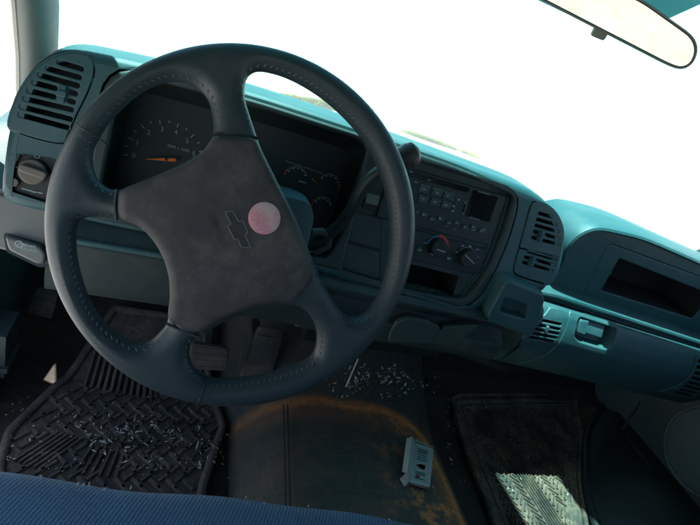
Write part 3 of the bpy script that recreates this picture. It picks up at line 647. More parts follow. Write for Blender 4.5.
# blanks and the switch
def quadplate(pts, d, th, name, mat, parent, r=.003, bev=.0008, fn=MF):
    mb = MB(); mb.plate(rpoly([mp(*p, d) for p in pts], r, 4), [], d, th, bev, fn); return part(name, mb, mat, parent)
quadplate([(350.5, 209.5), (381.5, 217.5), (381.5, 280.8), (328.2, 267.2), (341.5, 239.5)], -.0112, .003, 'panel_gap', 'recess', sp_)
quadplate([(352, 211), (380, 219), (380, 249), (343, 239)], -.0085, .004, 'blank_panel', 'dash_dark', sp_)
quadplate([(342, 242), (379, 252), (379, 279), (330, 266)], -.0085, .004, 'blank_panel', 'dash_dark', sp_)
sw = quadplate([(366, 186), (386, 191), (383, 213), (362, 208)], -.0105, .004, 'switch_frame', 'black', D)
sw2 = quadplate([(367, 193), (380, 196), (378, 206), (365, 203)], -.007, .004, 'switch_button', 'grey_trim', sw, .0015)
# vertical ribs right of the radio
mb = MB()
for o_ in (0, .0065, .0160):
    P = [(.4005+o_*.8, .070), (.4025+o_*.8, .02), (.400+o_*.8, -.03), (.390+o_*.8, -.065), (.372+o_*.9, -.095)]
    mb.tube([MF(x, z*KZ, -.0115) for x, z in catmull(P, 4, False)], .0016, 6)
part('trim_rib', mb, 'dash', sp_, 60)

# --- air vents with slots
def slot(x0, x1, v, h, sl=0.): return [(x, y + sl*(x-x0)) for x, y in rpoly([(x0, v-h), (x1, v-h), (x1, v+h), (x0, v+h)], h*.95, 4)]
def vent(name, outline, slots, d, fn, knob=None, mat='dash', depth=.035):
    mb = MB(); mb.plate(outline, slots, d, .004, .0009, fn, 2); o = part(name, mb, mat, D)
    mb = MB(); recess(mb, inset(outline, .003), d-.005, d-depth, fn, .9); part('vent_duct', mb, 'recess', o, 0)
    mb = MB()
    if knob:
        x, v = knob; mb.plate(rrect(x-.0035, v-.010, x+.0035, v+.010, .002, 4), [], d+.004, .010, .0012, fn); mb.plate(rrect(x-.005, v-.0035, x+.005, v+.0035, .002, 4), [], d+.007, .006, .0012, fn); part('vent_tab', mb, mat, o)
    return o
rows = [((57, 61.5), (84, 69.5)), ((46, 68), (82, 78)), ((38, 74.5), (80, 86)), ((32, 82), (78, 94)), ((27, 90), (76, 102)), ((23, 98), (74, 110)), ((19.5, 106), (73, 119.5)), ((18, 114), (70, 128))]
kn = mp(63, 94)
sl_ = []
for i, (a, b_) in enumerate(rows):
    p0, p1 = mp(*a), mp(*b_); v = p0[1]; h = .0029
    if i in (3, 4): sl_ += [slot(p0[0], kn[0]-.006, v, h, (p1[1]-p0[1])/(p1[0]-p0[0])), slot(kn[0]+.0055, p1[0], v+(p1[1]-p0[1])*.7, h)]
    else: sl_.append(slot(p0[0], p1[0], v, h, (p1[1]-p0[1])/(p1[0]-p0[0])))
vent('air_vent', vl_out, sl_, .001, MF, kn)
# right pair
vru = [p for p in vr_out]
cut = lambda pts, keep: pts
ya, yb = mp(520, 247)[1], mp(560, 259)[1]; ym = (ya+yb)/2
up_ = [p for p in vr_out if p[1] > ym+.0015]; lo_ = [p for p in vr_out if p[1] < ym-.0015]
def poly_clip(poly, y, above):
    out = []
    for a, b_ in zip(poly, poly[1:]+poly[:1]):
        ia, ib = (a[1] > y) == above, (b_[1] > y) == above
        if ia: out.append(a)
        if ia != ib: t = (y-a[1])/(b_[1]-a[1]); out.append((a[0]+t*(b_[0]-a[0]), y))
    return out
vu, vlo = poly_clip(vr_out, ym+.001, True), poly_clip(vr_out, ym-.001, False)
sl_ = []; kn = mp(540.5, 236)
for i, (a, b_) in enumerate([((538, 213), (552, 217)), ((536, 219), (557, 225)), ((534.5, 225), (559, 232)), ((533, 231), (560, 239)), ((531, 237), (560, 245))]):
    p0, p1 = mp(*a), mp(*b_); sg_ = (p1[1]-p0[1])/(p1[0]-p0[0])
    if i >= 3: sl_ += [slot(p0[0], kn[0]-.005, p0[1], .0027, sg_), slot(kn[0]+.0055, p1[0], p0[1]+(p1[1]-p0[1])*.4, .0027, sg_)]
    else: sl_.append(slot(p0[0], p1[0], p0[1], .0027, sg_))
vent('air_vent', vu, sl_, .001, MF, kn)
sl_ = []; kn = mp(532, 261)
for i, (a, b_) in enumerate([((527, 251), (557, 260)), ((524, 256.5), (555, 265.5)), ((522, 262), (553, 271))]):
    p0, p1 = mp(*a), mp(*b_); sg_ = (p1[1]-p0[1])/(p1[0]-p0[0])
    if i in (1, 2): sl_ += [slot(p0[0], kn[0]-.0055, p0[1], .0024, sg_), slot(kn[0]+.006, p1[0], p0[1]+(p1[1]-p0[1])*.4, .0024, sg_)]
    else: sl_.append(slot(p0[0], p1[0], p0[1], .0024, sg_))
vent('air_vent', vlo, sl_, .001, MF, kn)

# --- headlight switch
mb = MB(); mb.plate(inset(hl_out, .001), [], -.006, .004, .001, MF); hl = part('headlight_switch', mb, 'black', D)
kc = mp(33, 172, .004); mb = MB(); mb.plate(circ(*mp(33.5, 171.5, -.005), .0150, 28), [], .002, .008, .002, MF, 3); hk = part('headlight_knob', mb, 'knob_tan', hl)
mb = MB(); ca, sa = math.cos(math.radians(-8)), math.sin(math.radians(-8)); k0 = mp(33.5, 171.5, .006)
mb.plate([(k0[0]+x*ca-y*sa, k0[1]+x*sa+y*ca) for x, y in rrect(-.0145, -.0048, .0145, .0048, .0045, 5)], [], .010, .010, .002, MF, 3); part('knob_grip', mb, 'knob_tan', hk)
mb = MB(); c = mp(14, 182, -.004); mb.plate(circ(*c, .0055, 18), [], -.001, .006, .0012, MF); part('dimmer_wheel', mb, 'knob_tan', hl)
mk = MB()
for px_, py_ in ((21, 154), (15, 167), (24, 189), (29, 190.5), (34, 192), (40, 193)):
    c = mp(px_, py_, -.0055); mk.box((c[0]-.0026, c[1]-.0005, -.0058), (c[0]+.0026, c[1]+.0006, -.0054), MF)
part('switch_markings', mk, 'mark', hl, 0); mk = MB()
c = mp(37, 156, -.0055); mk.plate(circ(*c, .0032, 14), [circ(*c, .0022, 14)], -.0054, .0006, .0001, MF); part('lamp_symbol', mk, 'mark', hl, 0)

# --- lower left trim and brake release
mb = MB(); mb.plate(rpoly([mp(*p, -.006) for p in [(-14, 190), (110, 222), (112, 240), (80, 262), (72, 285), (62, 274), (46, 266), (10, 252), (-14, 246)]], .008), [], -.006, .03, .004, MF); lt = part('lower_trim', mb, 'grey_trim', D)
bh = rpoly([mp(*p, .004) for p in [(5, 236), (40, 246), (46, 254), (45, 263), (38, 264), (9, 250)]], .004, 4)
mb = MB(); mb.plate(bh, [], .006, .016, .003, MF, 3); br = part('brake_release', mb, 'grey_trim', D)
mk = MB(); c = mp(19, 244, .006); mk.plate(circ(*c, .0042, 18), [circ(*c, .0034, 18)], .0064, .0006, .0001, MF); mk.tube([MF(c[0]-.0025, c[1]-.0028, .0063), MF(c[0]+.0025, c[1]+.0028, .0063)], .0004, 4)
th_ = -4
for s_, (px_, py_) in (('BRAKE', (29.5, 246)), ('RELEASE', (29.5, 249.6))):
    c2 = mp(px_, py_, .006); mk.text(s_, .0046, lambda x, y, z, c2=c2: MF(c2[0]+x, c2[1]+y-.05*x, z), .0063)
part('release_lettering', mk, 'mark', br, 0)
mb = MB(); recess_p = rpoly([mp(*p, -.004) for p in [(3, 233), (42, 243), (51, 254), (49, 266), (40, 268), (6, 252)]], .004, 4); mb.plate(recess_p, [bh], -.0045, .002, .0002, MF); part('release_recess', mb, 'recess', lt, 0)

# --- knee bolster under the cluster and stack
mb = MB(); prof = [(.13, -.088), (.112, -.100), (.102, -.106), (.098, -.114), (.104, -.128), (.108, -.150), (.108, -.175), (.112, -.192), (.120, -.200), (.16, -.205), (.26, -.20)]
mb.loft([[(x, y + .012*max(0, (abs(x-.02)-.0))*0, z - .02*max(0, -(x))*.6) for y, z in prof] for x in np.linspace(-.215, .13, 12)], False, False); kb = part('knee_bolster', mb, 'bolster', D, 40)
mb = MB(); mb.tube([(x, .0995, -.1075 + .012*x) for x in np.linspace(-.205, -.04, 6)], .0035, 8); part('bolster_edge', mb, 'dash', kb)
prof2 = [(.145, -.098), (.112, -.108), (.107, -.113), (.108, -.117), (.128, -.120), (.131, -.140), (.122, -.152), (.109, -.158), (.107, -.163), (.109, -.185), (.117, -.202), (.13, -.210), (.18, -.214), (.30, -.20)]
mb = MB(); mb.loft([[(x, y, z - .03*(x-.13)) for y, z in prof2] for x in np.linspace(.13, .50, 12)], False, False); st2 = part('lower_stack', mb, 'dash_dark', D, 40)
G1 = lambda x, v, d: (x, .1085-d, v)
g1 = lambda px, py: (lambda P: (P[0], P[2]))(at(px, py, (0, 1, 0), .107))
mb = MB(); mb.plate(rpoly([g1(*p) for p in [(390, 330), (397, 321), (410, 317), (428, 320), (441, 328), (438, 334), (428, 344), (388, 342)]], .006), [], .003, .010, .003, G1); part('ashtray_door', mb, 'lower', st2)
mb = MB(); mb.plate(rpoly([g1(*p) for p in [(424, 343), (446, 327), (480, 325), (452, 346)]], .004), [], .002, .010, .002, G1); part('lower_cover', mb, 'lower', st2)
# --- pull-out tray
ty = .118; tp_ = lambda px, py, y=ty-.02: (lambda P: (P[0], P[2]))(at(px, py, (0, 1, 0), y))
T1 = lambda x, v, d: (x, ty-.02-d+.12*(v+.11), v)
out = rpoly([tp_(*p) for p in [(507, 287), (514, 284), (546, 297), (547, 303), (534, 333), (529, 336), (489, 322), (488, 316)]], [.006, .006, .003, .004, .008, .004, .004, .006], 5)
hole = rpoly([tp_(*p) for p in [(506, 300), (530, 308), (527, 320), (501, 313)]], .006, 5)
mb = MB(); mb.plate(out, [hole], 0, .045, .004, T1, 3); tr = part('tray_drawer', mb, 'dash', D, 45)
mb = MB(); recess(mb, inset(hole, -.003), -.004, -.018, T1, .85); part('finger_recess', mb, 'dash', tr, 40)
# --- passenger side: lower dash with glovebox and vents
gprof = [(.20, -.070), (.166, -.073), (.160, -.079), (.162, -.085), (.157, -.088), (.147, -.093), (.138, -.102), (.127, -.125), (.121, -.150), (.124, -.180), (.137, -.212), (.156, -.240), (.168, -.248), (.19, -.252), (.30, -.245), (.45, -.20)]
def gsurf(x, z):
    ys = [p[0] for p in gprof][3:13]; zs = [p[1] for p in gprof][3:13]; return float(np.interp(-z, [-q for q in zs], ys))
X0, X1 = .552, 1.125
ld_ = None
mb = MB(); mb.tube([(x, .161, -.078+droop(x)) for x in np.linspace(X0-.005, X1, 12)], .0055, 8); crease_mb = mb
# GF maps (x, v, d) onto that surface, v = height
def GF(x, v, d): return (x, gsurf(x, v)-d, v+droop(x))
def gpx(px, py):
    y = .14
    for _ in range(4):
        P = at(px, py, (0, 1, 0), y); y = gsurf(P[0], P[2]-droop(P[0]))
    return (P[0], P[2]-droop(P[0]))
def gplate(outl, holes, front, th, bev, name, mat, parent, step=.010):
    """plate bent over the bulging face: cut into rows so it follows the curve"""
    mb = MB(); V, Fc = plate_geo(outl, holes, front, th, bev, 2)
    import bmesh
    bm = bmesh.new(); vs = [bm.verts.new(p) for p in V]
    for f in Fc:
        try: bm.faces.new([vs[i] for i in f])
        except ValueError: pass
    z = min(p[1] for p in V)
    while z < max(p[1] for p in V):
        bmesh.ops.bisect_plane(bm, geom=bm.verts[:]+bm.edges[:]+bm.faces[:], plane_co=(0, z, 0), plane_no=(0, 1, 0)); z += step
    bm.verts.index_update(); mb.add([GF(*v.co) for v in bm.verts], [[v.index for v in f.verts] for f in bm.faces]); bm.free()
    return mb if parent is None else part(name, mb, mat, parent, 40)
glo = rpoly([(.628, -.0925), (1.002, -.0925), (1.004, -.13), (.985, -.185), (.94, -.243), (.60, -.243), (.62, -.18)], [.008, .008, .02, .03, .01, .01, .03])
lat = rpoly([gpx(*p) for p in [(577, 317), (583, 313), (611, 321), (616, 327), (612, 346), (605, 349), (578, 341), (573, 335)]], .006, 4)
gb = gplate(glo, [lat], .003, .006, .0018, 'glovebox_door', 'dash', D)
mb = MB(); recess(mb, inset(lat, -.002), -.001, -.022, GF, .92); lp = part('latch_pocket', mb, 'dash', gb, 40)
mb = MB(); mb.plate(rpoly([gpx(*p) for p in [(590, 321), (606, 326), (603, 340), (587, 335)]], .003, 4), [], -.004, .010, .002, GF, 3); mb.plate(rpoly([gpx(*p) for p in [(580, 319), (589, 320), (585, 336), (577, 333)]], .003, 4), [], .001, .014, .003, GF, 3); part('latch_paddle', mb, 'dash', lp)
VL2 = vl2 = rpoly([gpx(*p) for p in [(545, 302), (562, 308), (563, 322), (558, 342), (549, 347), (521, 339), (532, 325)]], [.003, .003, .008, .012, .008, .003, .01], 4)
sl_ = []
for k, x0_ in enumerate((.567, .561, .557, .554, .552)): sl_.append(slot(x0_, (.6125, .6135, .6145, .6145, .6105)[k], -.1165-.0083*k, .0026))
vv = gplate(vl2, sl_, .003, .006, .0010, 'air_vent', 'dash', D)
mb = MB(); recess(mb, inset(vl2, .002), -.001, -.03, GF, .9); part('vent_duct', mb, 'recess', vv, 0)
p0 = gpx(546, 328); mb = MB(); mb.plate(rrect(p0[0]-.003, p0[1]-.006, p0[0]+.003, p0[1]+.006, .002, 3), [], .006, .008, .001, GF); part('vent_tab', mb, 'dash', vv)
vr2 = rpoly([(1.012, -.095), (1.10, -.095), (1.10, -.215), (.985, -.213), (1.008, -.165)], [.005, .01, .02, .005, .02], 4)
mb = gplate([(X0, -.2405), (X1, -.2405), (X1, -.0885), (X0, -.0885)], [inset(glo, .004), inset(VL2, .002), inset(vr2, .002)], 0, .003, .0004, 'x', 'lower', None)
for pr_ in (gprof[:5], gprof[11:]): mb.loft([[(x, y, z+droop(x)) for y, z in pr_] for x in np.linspace(X0, X1, 24)], False, False)
mb.add([(X0+.001, y, z) for y, z in gprof], [tuple(range(len(gprof)))]); ld_ = part('lower_dash', mb, 'dash', D, 45)
part('crease_trim', crease_mb, 'dash', ld_)
sl_ = [slot(max(1.018, 1.018+(z+.165)*.35 if z < -.165 else 1.018), 1.092, z, .0038) for z in np.arange(-.108, -.206, -.0125)]
vv = gplate(vr2, sl_, .003, .006, .0010, 'air_vent', 'dash', D)
mb = MB(); recess(mb, inset(vr2, .002), -.001, -.03, GF, .9); part('vent_duct', mb, 'recess', vv, 0)
# --- passenger side: upper panel with shelf slot, brow and dash top
PY = .196; P1 = PF(PY)
def ppx(px, py, y=PY):
    P = at(px, py, (0, 1, 0), y); return (P[0], P[2]-droop(P[0]))
bq0 = [ppx(*p, PY-.005) for p in [(563, 268), (567, 252), (575, 240.5), (586, 233), (600, 230), (622, 234), (650, 242), (699, 263)]]
pan = [(.545, -.082), (1.125, -.082), (1.125, bq0[-1][1])] + catmull(bq0, 4, False)[::-1] + [(.545, -.05)]
fr = rpoly([ppx(609, 243), (1.118, ppx(699, 275)[1]+.002), (1.118, ppx(690, 336)[1]), ppx(581, 297)], [.012, 0, 0, .01], 4)
slo = rpoly([ppx(620, 259), (1.02, ppx(698, 290)[1]), (1.015, ppx(690, 318)[1]), ppx(602, 291)], [.004, .004, .004, .004], 4)
mb = MB(); mb.plate(pan, [inset(fr, -.001)], 0, .006, .0008, P1); pp = part('passenger_panel', mb, 'dash', D, 30)
mb = MB(); mb.plate(fr, [slo], -.0015, .006, .003, P1, 3); fp = part('shelf_frame', mb, 'dash', D, 40)
mb = MB(); recess(mb, inset(slo, -.002), -.004, -.10, P1, .95); part('shelf_slot', mb, 'slot_box', fp, 30)
a_, b_ = ppx(606, 277), ppx(622, 280); mb = MB(); mb.tube([P1(a_[0], a_[1], -.02), P1(b_[0], b_[1]-.004, -.03)], .0012, 5); part('shelf_wire', mb, 'metal', fp)
bq = [ppx(*p, PY-.012) for p in [(563, 268), (567, 252), (575, 240.5), (586, 233), (600, 230), (622, 234), (650, 242), (699, 263)]]; brow = catmull(bq + [(1.14, bq[-1][1])], 4, False)
mb = MB(); rings = []
for x, v in brow: pass
offs = [(.0, -.006), (-.010, -.004), (-.0135, .0), (-.011, .004), (-.004, .0055), (.01, .006), (.05, .006), (.12, .0), (.2, -.025), (.35, -.10)]
br_n = np.array(brow); T = np.gradient(br_n, axis=0); T /= np.linalg.norm(T, axis=1)[:, None]; N = np.stack([-T[:, 1], T[:, 0]], 1)
for (x, v), nn in zip(brow, N): rings.append([(x+nn[0]*o, PY+dy, v+droop(x)+nn[1]*min(o, .02) + (o if o < -.02 else 0)) for dy, o in offs])
mb.loft(rings, False, False); part('passenger_brow', mb, 'dash', D, 45)
# dash underside ducting
mb = MB(); rings = []
for x, z0, y0, h in [(.44, -.225, .16, .03), (.52, -.24, .17, .05), (.62, -.262, .19, .065), (.72, -.275, .21, .05), (.78, -.27, .23, .03)]:
    rings.append([(x, y, z) for y, z in rpoly([(y0, z0+.02), (y0+.0, z0-h*.6), (y0+.05, z0-h), (y0+.16, z0-h*.8), (y0+.2, z0+.03)], .02, 4)])
mb.loft(rings); part('heater_duct', mb, 'black', D, 45)
mb = MB(); mb.tube([(.30, .28, -.25), (.40, .22, -.262), (.50, .24, -.28), (.56, .32, -.30)], .008, 8); mb.box((.18, .20, -.29), (.46, .34, -.215)); part('lower_bracket', mb, 'black', D, 30)

# ================================================================== STEERING COLUMN
SCm = root('steering_column', 'dark column shroud with long gear lever behind the steering wheel', 'steering column', (0, .1, -.1))
mb = MB(); rings = []
for w_, su, sv in [(-.028, .052, .045), (-.032, .062, .053), (-.06, .066, .058), (-.10, .072, .064), (-.16, .076, .068), (-.19, .070, .062)]:
    rings.append([WF(x+.012, v-.004, w_) for x, v in rrect(-su, -sv, su, sv, .024, 6)])
mb.loft(rings); sh = part('column_shroud', mb, 'dash', SCm, 50)
mb = MB(); P = [at(*p, (0, 1, 0), y) for p, y in (((296, 243), .10), ((318, 241), .095), ((336, 228), .09), ((350, 211), .085), ((360, 192), .082), ((372, 177), .08), ((386, 168), .078))]
mb.tube(catmull(P, 4, False), [.0085]*8 + [.0080]*8 + [.0078]*9, 12); gl = part('gear_lever', mb, 'lever', SCm)
P = [np.array(at(*p, (0, 1, 0), y)) for p, y in (((382, 170), .078), ((390, 166), .078), ((400, 160.5), .077), ((409, 155.5), .076), ((415.5, 152.5), .0755), ((419, 151), .0755))]
mb = MB(); mb.tube(P, [.0085, .0120, .0150, .0160, .0140, .006], 16); part('lever_knob', mb, 'lever_knob', gl, 60)
P = [np.array(at(*p, (0, 1, 0), .09)) for p in ((312, 232), (322, 232), (329, 236), (328, 245), (314, 252))]
mb = MB(); mb.tube(P, .006, 8); part('lever_boot', mb, 'dash_dark', SCm)

# ================================================================== STEERING WHEEL
SW = root('steering_wheel', 'dark blue stitched leather four-spoke steering wheel with worn centre cover', 'steering wheel', (0, 0, 0))
OP = [
 [(213, 133), (211, 110), (206, 97), (194, 86), (174, 81), (154, 86), (134, 98), (111, 120), (97, 142), (92.5, 155), (94, 172), (102, 184), (118, 190), (150, 178), (185, 163), (205, 150)],
 [(257, 139), (250, 117), (245, 98), (246, 82), (252, 73.5), (263, 71), (286, 77), (311, 90), (334, 107), (354, 127), (369, 147), (379, 168), (387, 192), (391, 220), (391, 246), (387, 275), (379, 297), (367, 313), (353, 318), (341, 311), (330, 295), (319, 277), (312, 262), (305, 243), (293, 215), (278, 185), (263, 155)],
 [(293, 304), (308, 313), (316, 328), (316.5, 344), (313, 356), (301, 364), (281, 371), (256, 377), (230, 379.5), (212, 379), (200, 374), (192, 364), (189.5, 350), (194, 338), (210, 329), (230, 317), (248, 309), (268, 304)],
 [(118, 220), (100, 217), (84, 218.5), (77.5, 224), (75.5, 238), (77, 258), (82, 280), (91, 304), (102, 321), (116, 333), (130, 342), (142, 344.5), (152, 340), (160, 332), (167, 322), (170, 300), (169, 278), (163, 257), (152, 239), (138, 226)]]
OPw = [catmull([wp(*p) for p in o], 3) for o in OP]
st_ = .0022
xs = np.arange(-.204, .206, st_); ws = np.arange(-.028, .044, st_)
X, Y = np.meshgrid(xs, xs, indexing='ij'); rho = np.hypot(X, Y)
d2 = .195-rho
for o in OPw: d2 = np.minimum(d2, -poly_sdf(X, Y, o))
R_ = .0170
w0 = .010*np.clip((.165-rho)/.09, 0, 1)**1.0
dd_ = np.minimum(d2, R_)
Fv = np.sqrt((R_-dd_)[..., None]**2 + ((ws[None, None, :]-w0[..., None])*(1+.25*np.clip((.168-rho)/.03, 0, 1))[..., None])**2) - R_
V, Fc = surface_nets(Fv, np.array([xs[0], xs[0], ws[0]]), st_)
mb = MB(); mb.add([WF(*p) for p in V], Fc); rim = part('wheel_rim', mb, 'leather', SW, 0)
for p in rim.data.polygons: p.use_smooth = True
sm = rim.modifiers.new('soften', 'SMOOTH'); sm.factor = .5; sm.iterations = 4
# airbag cover
PADP = [(213, 136), (224, 134.5), (238, 135), (250, 137), (257, 139.5), (262, 152), (278, 185), (293, 215), (305, 244), (315, 274), (312, 281), (305, 291), (296, 302), (285, 303), (268, 304), (248, 309), (230, 317), (210, 328), (199, 335), (185, 330), (167, 322), (170, 300), (169, 278), (163, 257), (152, 239), (138, 226), (117.5, 219.5), (116.5, 205), (118, 190), (150, 178), (185, 163), (205, 150)]
pw = [wp(*p, .026) for p in PADP]
pw = rpoly(pw, .006, 3)
def pad_top(u, v): return .0345 - .55*((u+.012)**2 + (v-.01)**2)
dp = poly_sdf(X, Y, pw); rp = .0085; ddp = np.minimum(dp, rp)
tp2 = pad_top(X, Y) - rp; ws2 = np.arange(-.008, .044, st_)
lowb = .006
wc = (tp2+lowb)/2; hw = (tp2-lowb)/2
Fp = np.sqrt((rp-ddp)[..., None]**2 + np.maximum(np.abs(ws2[None, None, :]-wc[..., None])-hw[..., None], 0)**2) - rp
V, Fc = surface_nets(Fp, np.array([xs[0], xs[0], ws2[0]]), st_)
mb = MB(); mb.add([WF(*p) for p in V], Fc); cov = part('airbag_cover', mb, 'cover', SW, 0)
for p in cov.data.polygons: p.use_smooth = True
sm = cov.modifiers.new('soften', 'SMOOTH'); sm.factor = .5; sm.iterations = 3
for seam in ([(212.5, 135), (224, 133), (238, 133.5), (250, 135.8), (258, 138.5)], [(116.5, 220.5), (115, 205), (116.5, 189)], [(166, 323.5), (185, 332), (199, 337.5)], [(316.5, 274.5), (314, 282), (306, 292.5), (296.5, 304)]):
    q = catmull([wp(*p, .018) for p in seam], 4, False); mb = MB(); mb.tube([WF(u, v, .0172) for u, v in q], .0015, 8); part('cover_seam', mb, 'recess', SW, 60)
# emblem outline and lettering, turned with the wheel
bow = [wp(*p, .034) for p in [(225.3, 211.5), (233.2, 211), (238.5, 221), (243, 220.2), (248, 232.5), (245.2, 235.2), (250.8, 247), (242, 247.5), (237.5, 238.5), (234.8, 239.5), (227.8, 225.6), (231.2, 224)]]
mb = MB(); q = bow+bow[:1]
for a, b_ in zip(q, q[1:]): mb.tube([WF(*a, pad_top(*a)+.0002), WF(*b_, pad_top(*b_)+.0002)], .0006, 6)
part('emblem_outline', mb, 'emblem', cov, 0)
mb = MB(); mb.plate(bow, [], .0, .0012, .0002, lambda u, v, d: WF(u, v, pad_top(u, v)+.0002+d)); part('emblem_plate', mb, 'cover_dark', cov, 0)
e0, e1 = np.array(wp(209, 212, .034)), np.array(wp(224, 250, .034)); ed = (e1-e0)/np.linalg.norm(e1-e0); en = np.array([-ed[1], ed[0]])
mb = MB()
def efn(x, y, z):
    u, v = (e0+e1)/2 + ed*x*1.0 + en*y; return WF(u, v, pad_top(u, v)+z)
mb.text('CHEVROLET', .0072, efn, .0001, .0008); part('emblem_lettering', mb, M['cover'], cov, 0)
mb = MB(); sc2 = np.array(wp(264.5, 218.2, .034)); su_ = np.array(wp(281, 218, .034)); sr = abs(su_-sc2)[0]
sr = .0165
rings = []
for r_, z_ in ((0, .0012), (.5, .0012), (.96, .0011), (1, .0008), (1, -.0006)):
    rings.append([(lambda u, v: WF(u, v, pad_top(u, v)+z_))(sc2[0]+sr*r_*math.cos(t), sc2[1]+sr*r_*math.sin(t)) for t in np.linspace(0, 2*math.pi, 40, endpoint=False)])
mb.loft(rings, True, False); part('round_sticker', mb, 'sticker', cov, 40, label='round white sticker stained pink')
# stitching along the inner rim and wrap seams
mb = MB()
for o in OPw:
    P = np.array(o+o[:1]); L = np.r_[0, np.cumsum(np.linalg.norm(np.diff(P, axis=0), axis=1))]; n = int(L[-1]/.0062)
    for k in range(n):
        s_ = L[-1]*k/n; c = np.array([np.interp(s_, L, P[:, 0]), np.interp(s_, L, P[:, 1])]); c2 = np.array([np.interp(s_+.0035, L, P[:, 0]), np.interp(s_+.0035, L, P[:, 1])])
        if np.hypot(*c) < .118: continue
        t = c2-c; t /= np.linalg.norm(t)+1e-9; nn = np.array([-t[1], t[0]])
        if poly_sdf(np.array([c[0]+nn[0]*.002]), np.array([c[1]+nn[1]*.002]), o)[0] > 0: nn = -nn
        wz = .010*min(max((.165-np.hypot(*c))/.09, 0), 1)
        h = lambda q: wz + math.sqrt(max(R_**2-(R_-q)**2, 0))/(1+.25*min(max((.168-np.hypot(*c))/.03, 0), 1))
        a = c + nn*.0030; b_ = c+t*.0022+nn*.0048
        mb.tube([WF(a[0], a[1], h(.0030)+.0001), WF(*((a+b_)/2), h(.0039)+.0007), WF(b_[0], b_[1], h(.0048)+.0001)], .00058, 5)
part('rim_stitching', mb, 'thread', rim, 60)
for (px_, py_) in ((97, 137), (201, 388)):
    u, v = wp(px_, py_, 0); a = math.atan2(v, u); c = np.array([math.cos(a), math.sin(a)])*.178
    P = [WF(*(c*(1+0) + np.array([math.cos(a), math.sin(a)])*.0171*math.cos(t)), .0171*math.sin(t)) for t in np.linspace(0, 2*math.pi, 25)]
    mb = MB(); mb.tube(P, .0006, 6, False); part('wrap_seam', mb, 'black', rim)

# ================================================================== PEDALS
def pedal(name, label, corners, y, arm, ridges, cat='pedal'):
    c = [np.array(at(*p, (0, 1, 0), yy)) for p, yy in zip(corners, y)]; o = root(name, label, cat, tuple(np.mean(c, 0)))
    n = np.cross(c[1]-c[0], c[3]-c[0]); n /= np.linalg.norm(n)
    if n[1] > 0: n = -n
    cm = np.mean(c, 0); mb = MB(); sm_ = rpoly([(-1, -1), (1, -1), (1, 1), (-1, 1)], .25, 4)
    def q(s, t): return (c[0]*(1-s)*(1+t)+c[1]*(1+s)*(1+t)+c[2]*(1+s)*(1-t)+c[3]*(1-s)*(1-t))/4
    mb.loft([[q(s*.94, t*.94)+n*.010 for s, t in sm_], [q(s, t)+n*.007 for s, t in sm_], [q(s, t)-n*.004 for s, t in sm_]])
    for t in np.linspace(-.75, .75, ridges): mb.tube([q(-.85, t)+n*.010, q(.85, t)+n*.010], .0016, 6)
    part('pedal_pad', mb, 'pedal', o, 40)
    mb = MB(); mb.tube([cm-n*.004] + [np.array(a) for a in arm], .010, 8); part('pedal_arm', mb, 'black', o)
    return o
pedal('parking_brake_pedal', 'small worn parking brake pedal at the far left of the footwell', [(37, 287), (60, 291), (53, 318), (27, 312)], [.33, .33, .31, .31], [(-.235, .40, -.30), (-.235, .45, -.15)], 4)
pedal('brake_pedal', 'wide dusty brake pedal behind the lower spoke of the wheel', [(191, 341), (229, 347), (226, 370), (188, 367)], [.225, .225, .205, .205], [(.03, .30, -.33), (.03, .36, -.15)], 4)
pedal('accelerator_pedal', 'long narrow accelerator pedal right of the brake pedal', [(258, 325), (284, 330), (262, 402), (232, 398)], [.27, .27, .20, .20], [(.12, .36, -.36), (.12, .42, -.2)], 3)

# ================================================================== FLOOR MATS
def fz(px, py, z=-.478): P = at(px, py, (0, 0, 1), z); return (P[0], P[1])
def ridge_box(mb, a, b_, wd, h, z): # bar between two floor points
    a, b_ = np.array(a), np.array(b_); t = b_-a; t /= np.linalg.norm(t); n = np.array([-t[1], t[0]])*wd/2
    lo = [a+n, b_+n, b_-n, a-n]; n2 = n*.6; hi = [a+n2, b_+n2, b_-n2, a-n2]
    mb.add([(p[0], p[1], z(p) if callable(z) else z) for p in lo] + [(p[0], p[1], (z(p) if callable(z) else z)+h) for p in hi], [(4, 5, 6, 7), (0, 1, 5, 4), (1, 2, 6, 5), (2, 3, 7, 6), (3, 0, 4, 7)])
def inside(p, poly): return poly_sdf(np.array([p[0]]), np.array([p[1]]), poly)[0] > .003
def mz(p):                                             # floor level, rising on the toe board
    return -.476 + max(0, p[1]-.235)*.62
dm = root('floor_mat', 'black rubber driver floor mat with herringbone tread and pale debris', 'floor mat', (-.08, .1, -.48), 'rubber floor mats in the footwells')
dout = [fz(5, 432), fz(30, 408), fz(50, 388), fz(66, 377), fz(92, 352)] + [(-.15, .36), (.03, .36)] + [fz(205, 372), fz(212, 390), fz(226, 428), fz(218, 450), fz(206, 486), fz(200, 520), fz(0, 520), fz(-6, 470)]
mb = MB(); g = rpoly(dout, .012, 4)
V, Fc = plate_geo(g, [], 0, .006, .002, 2)
import bmesh
bm = bmesh.new(); vs = [bm.verts.new(p) for p in V]
for f in Fc:
    try: bm.faces.new([vs[i] for i in f])
    except ValueError: pass
for yy in (.235,): bmesh.ops.bisect_plane(bm, geom=bm.verts[:]+bm.edges[:]+bm.faces[:], plane_co=(0, yy, 0), plane_no=(0, 1, 0))
bm.verts.index_update(); mb.add([(v.co[0], v.co[1], mz(v.co)+v.co[2]) for v in bm.verts], [[v.index for v in f.verts] for f in bm.faces]); bm.free()
base = part('mat_base', mb, 'mat', dm, 40)
mb = MB(); gb_ = inset(g, .006); mb.tube([(x, y, mz((x, y))+.002) for x, y in gb_+gb_[:1]], .007, 8, False); part('mat_border', mb, 'tread', dm, 60)
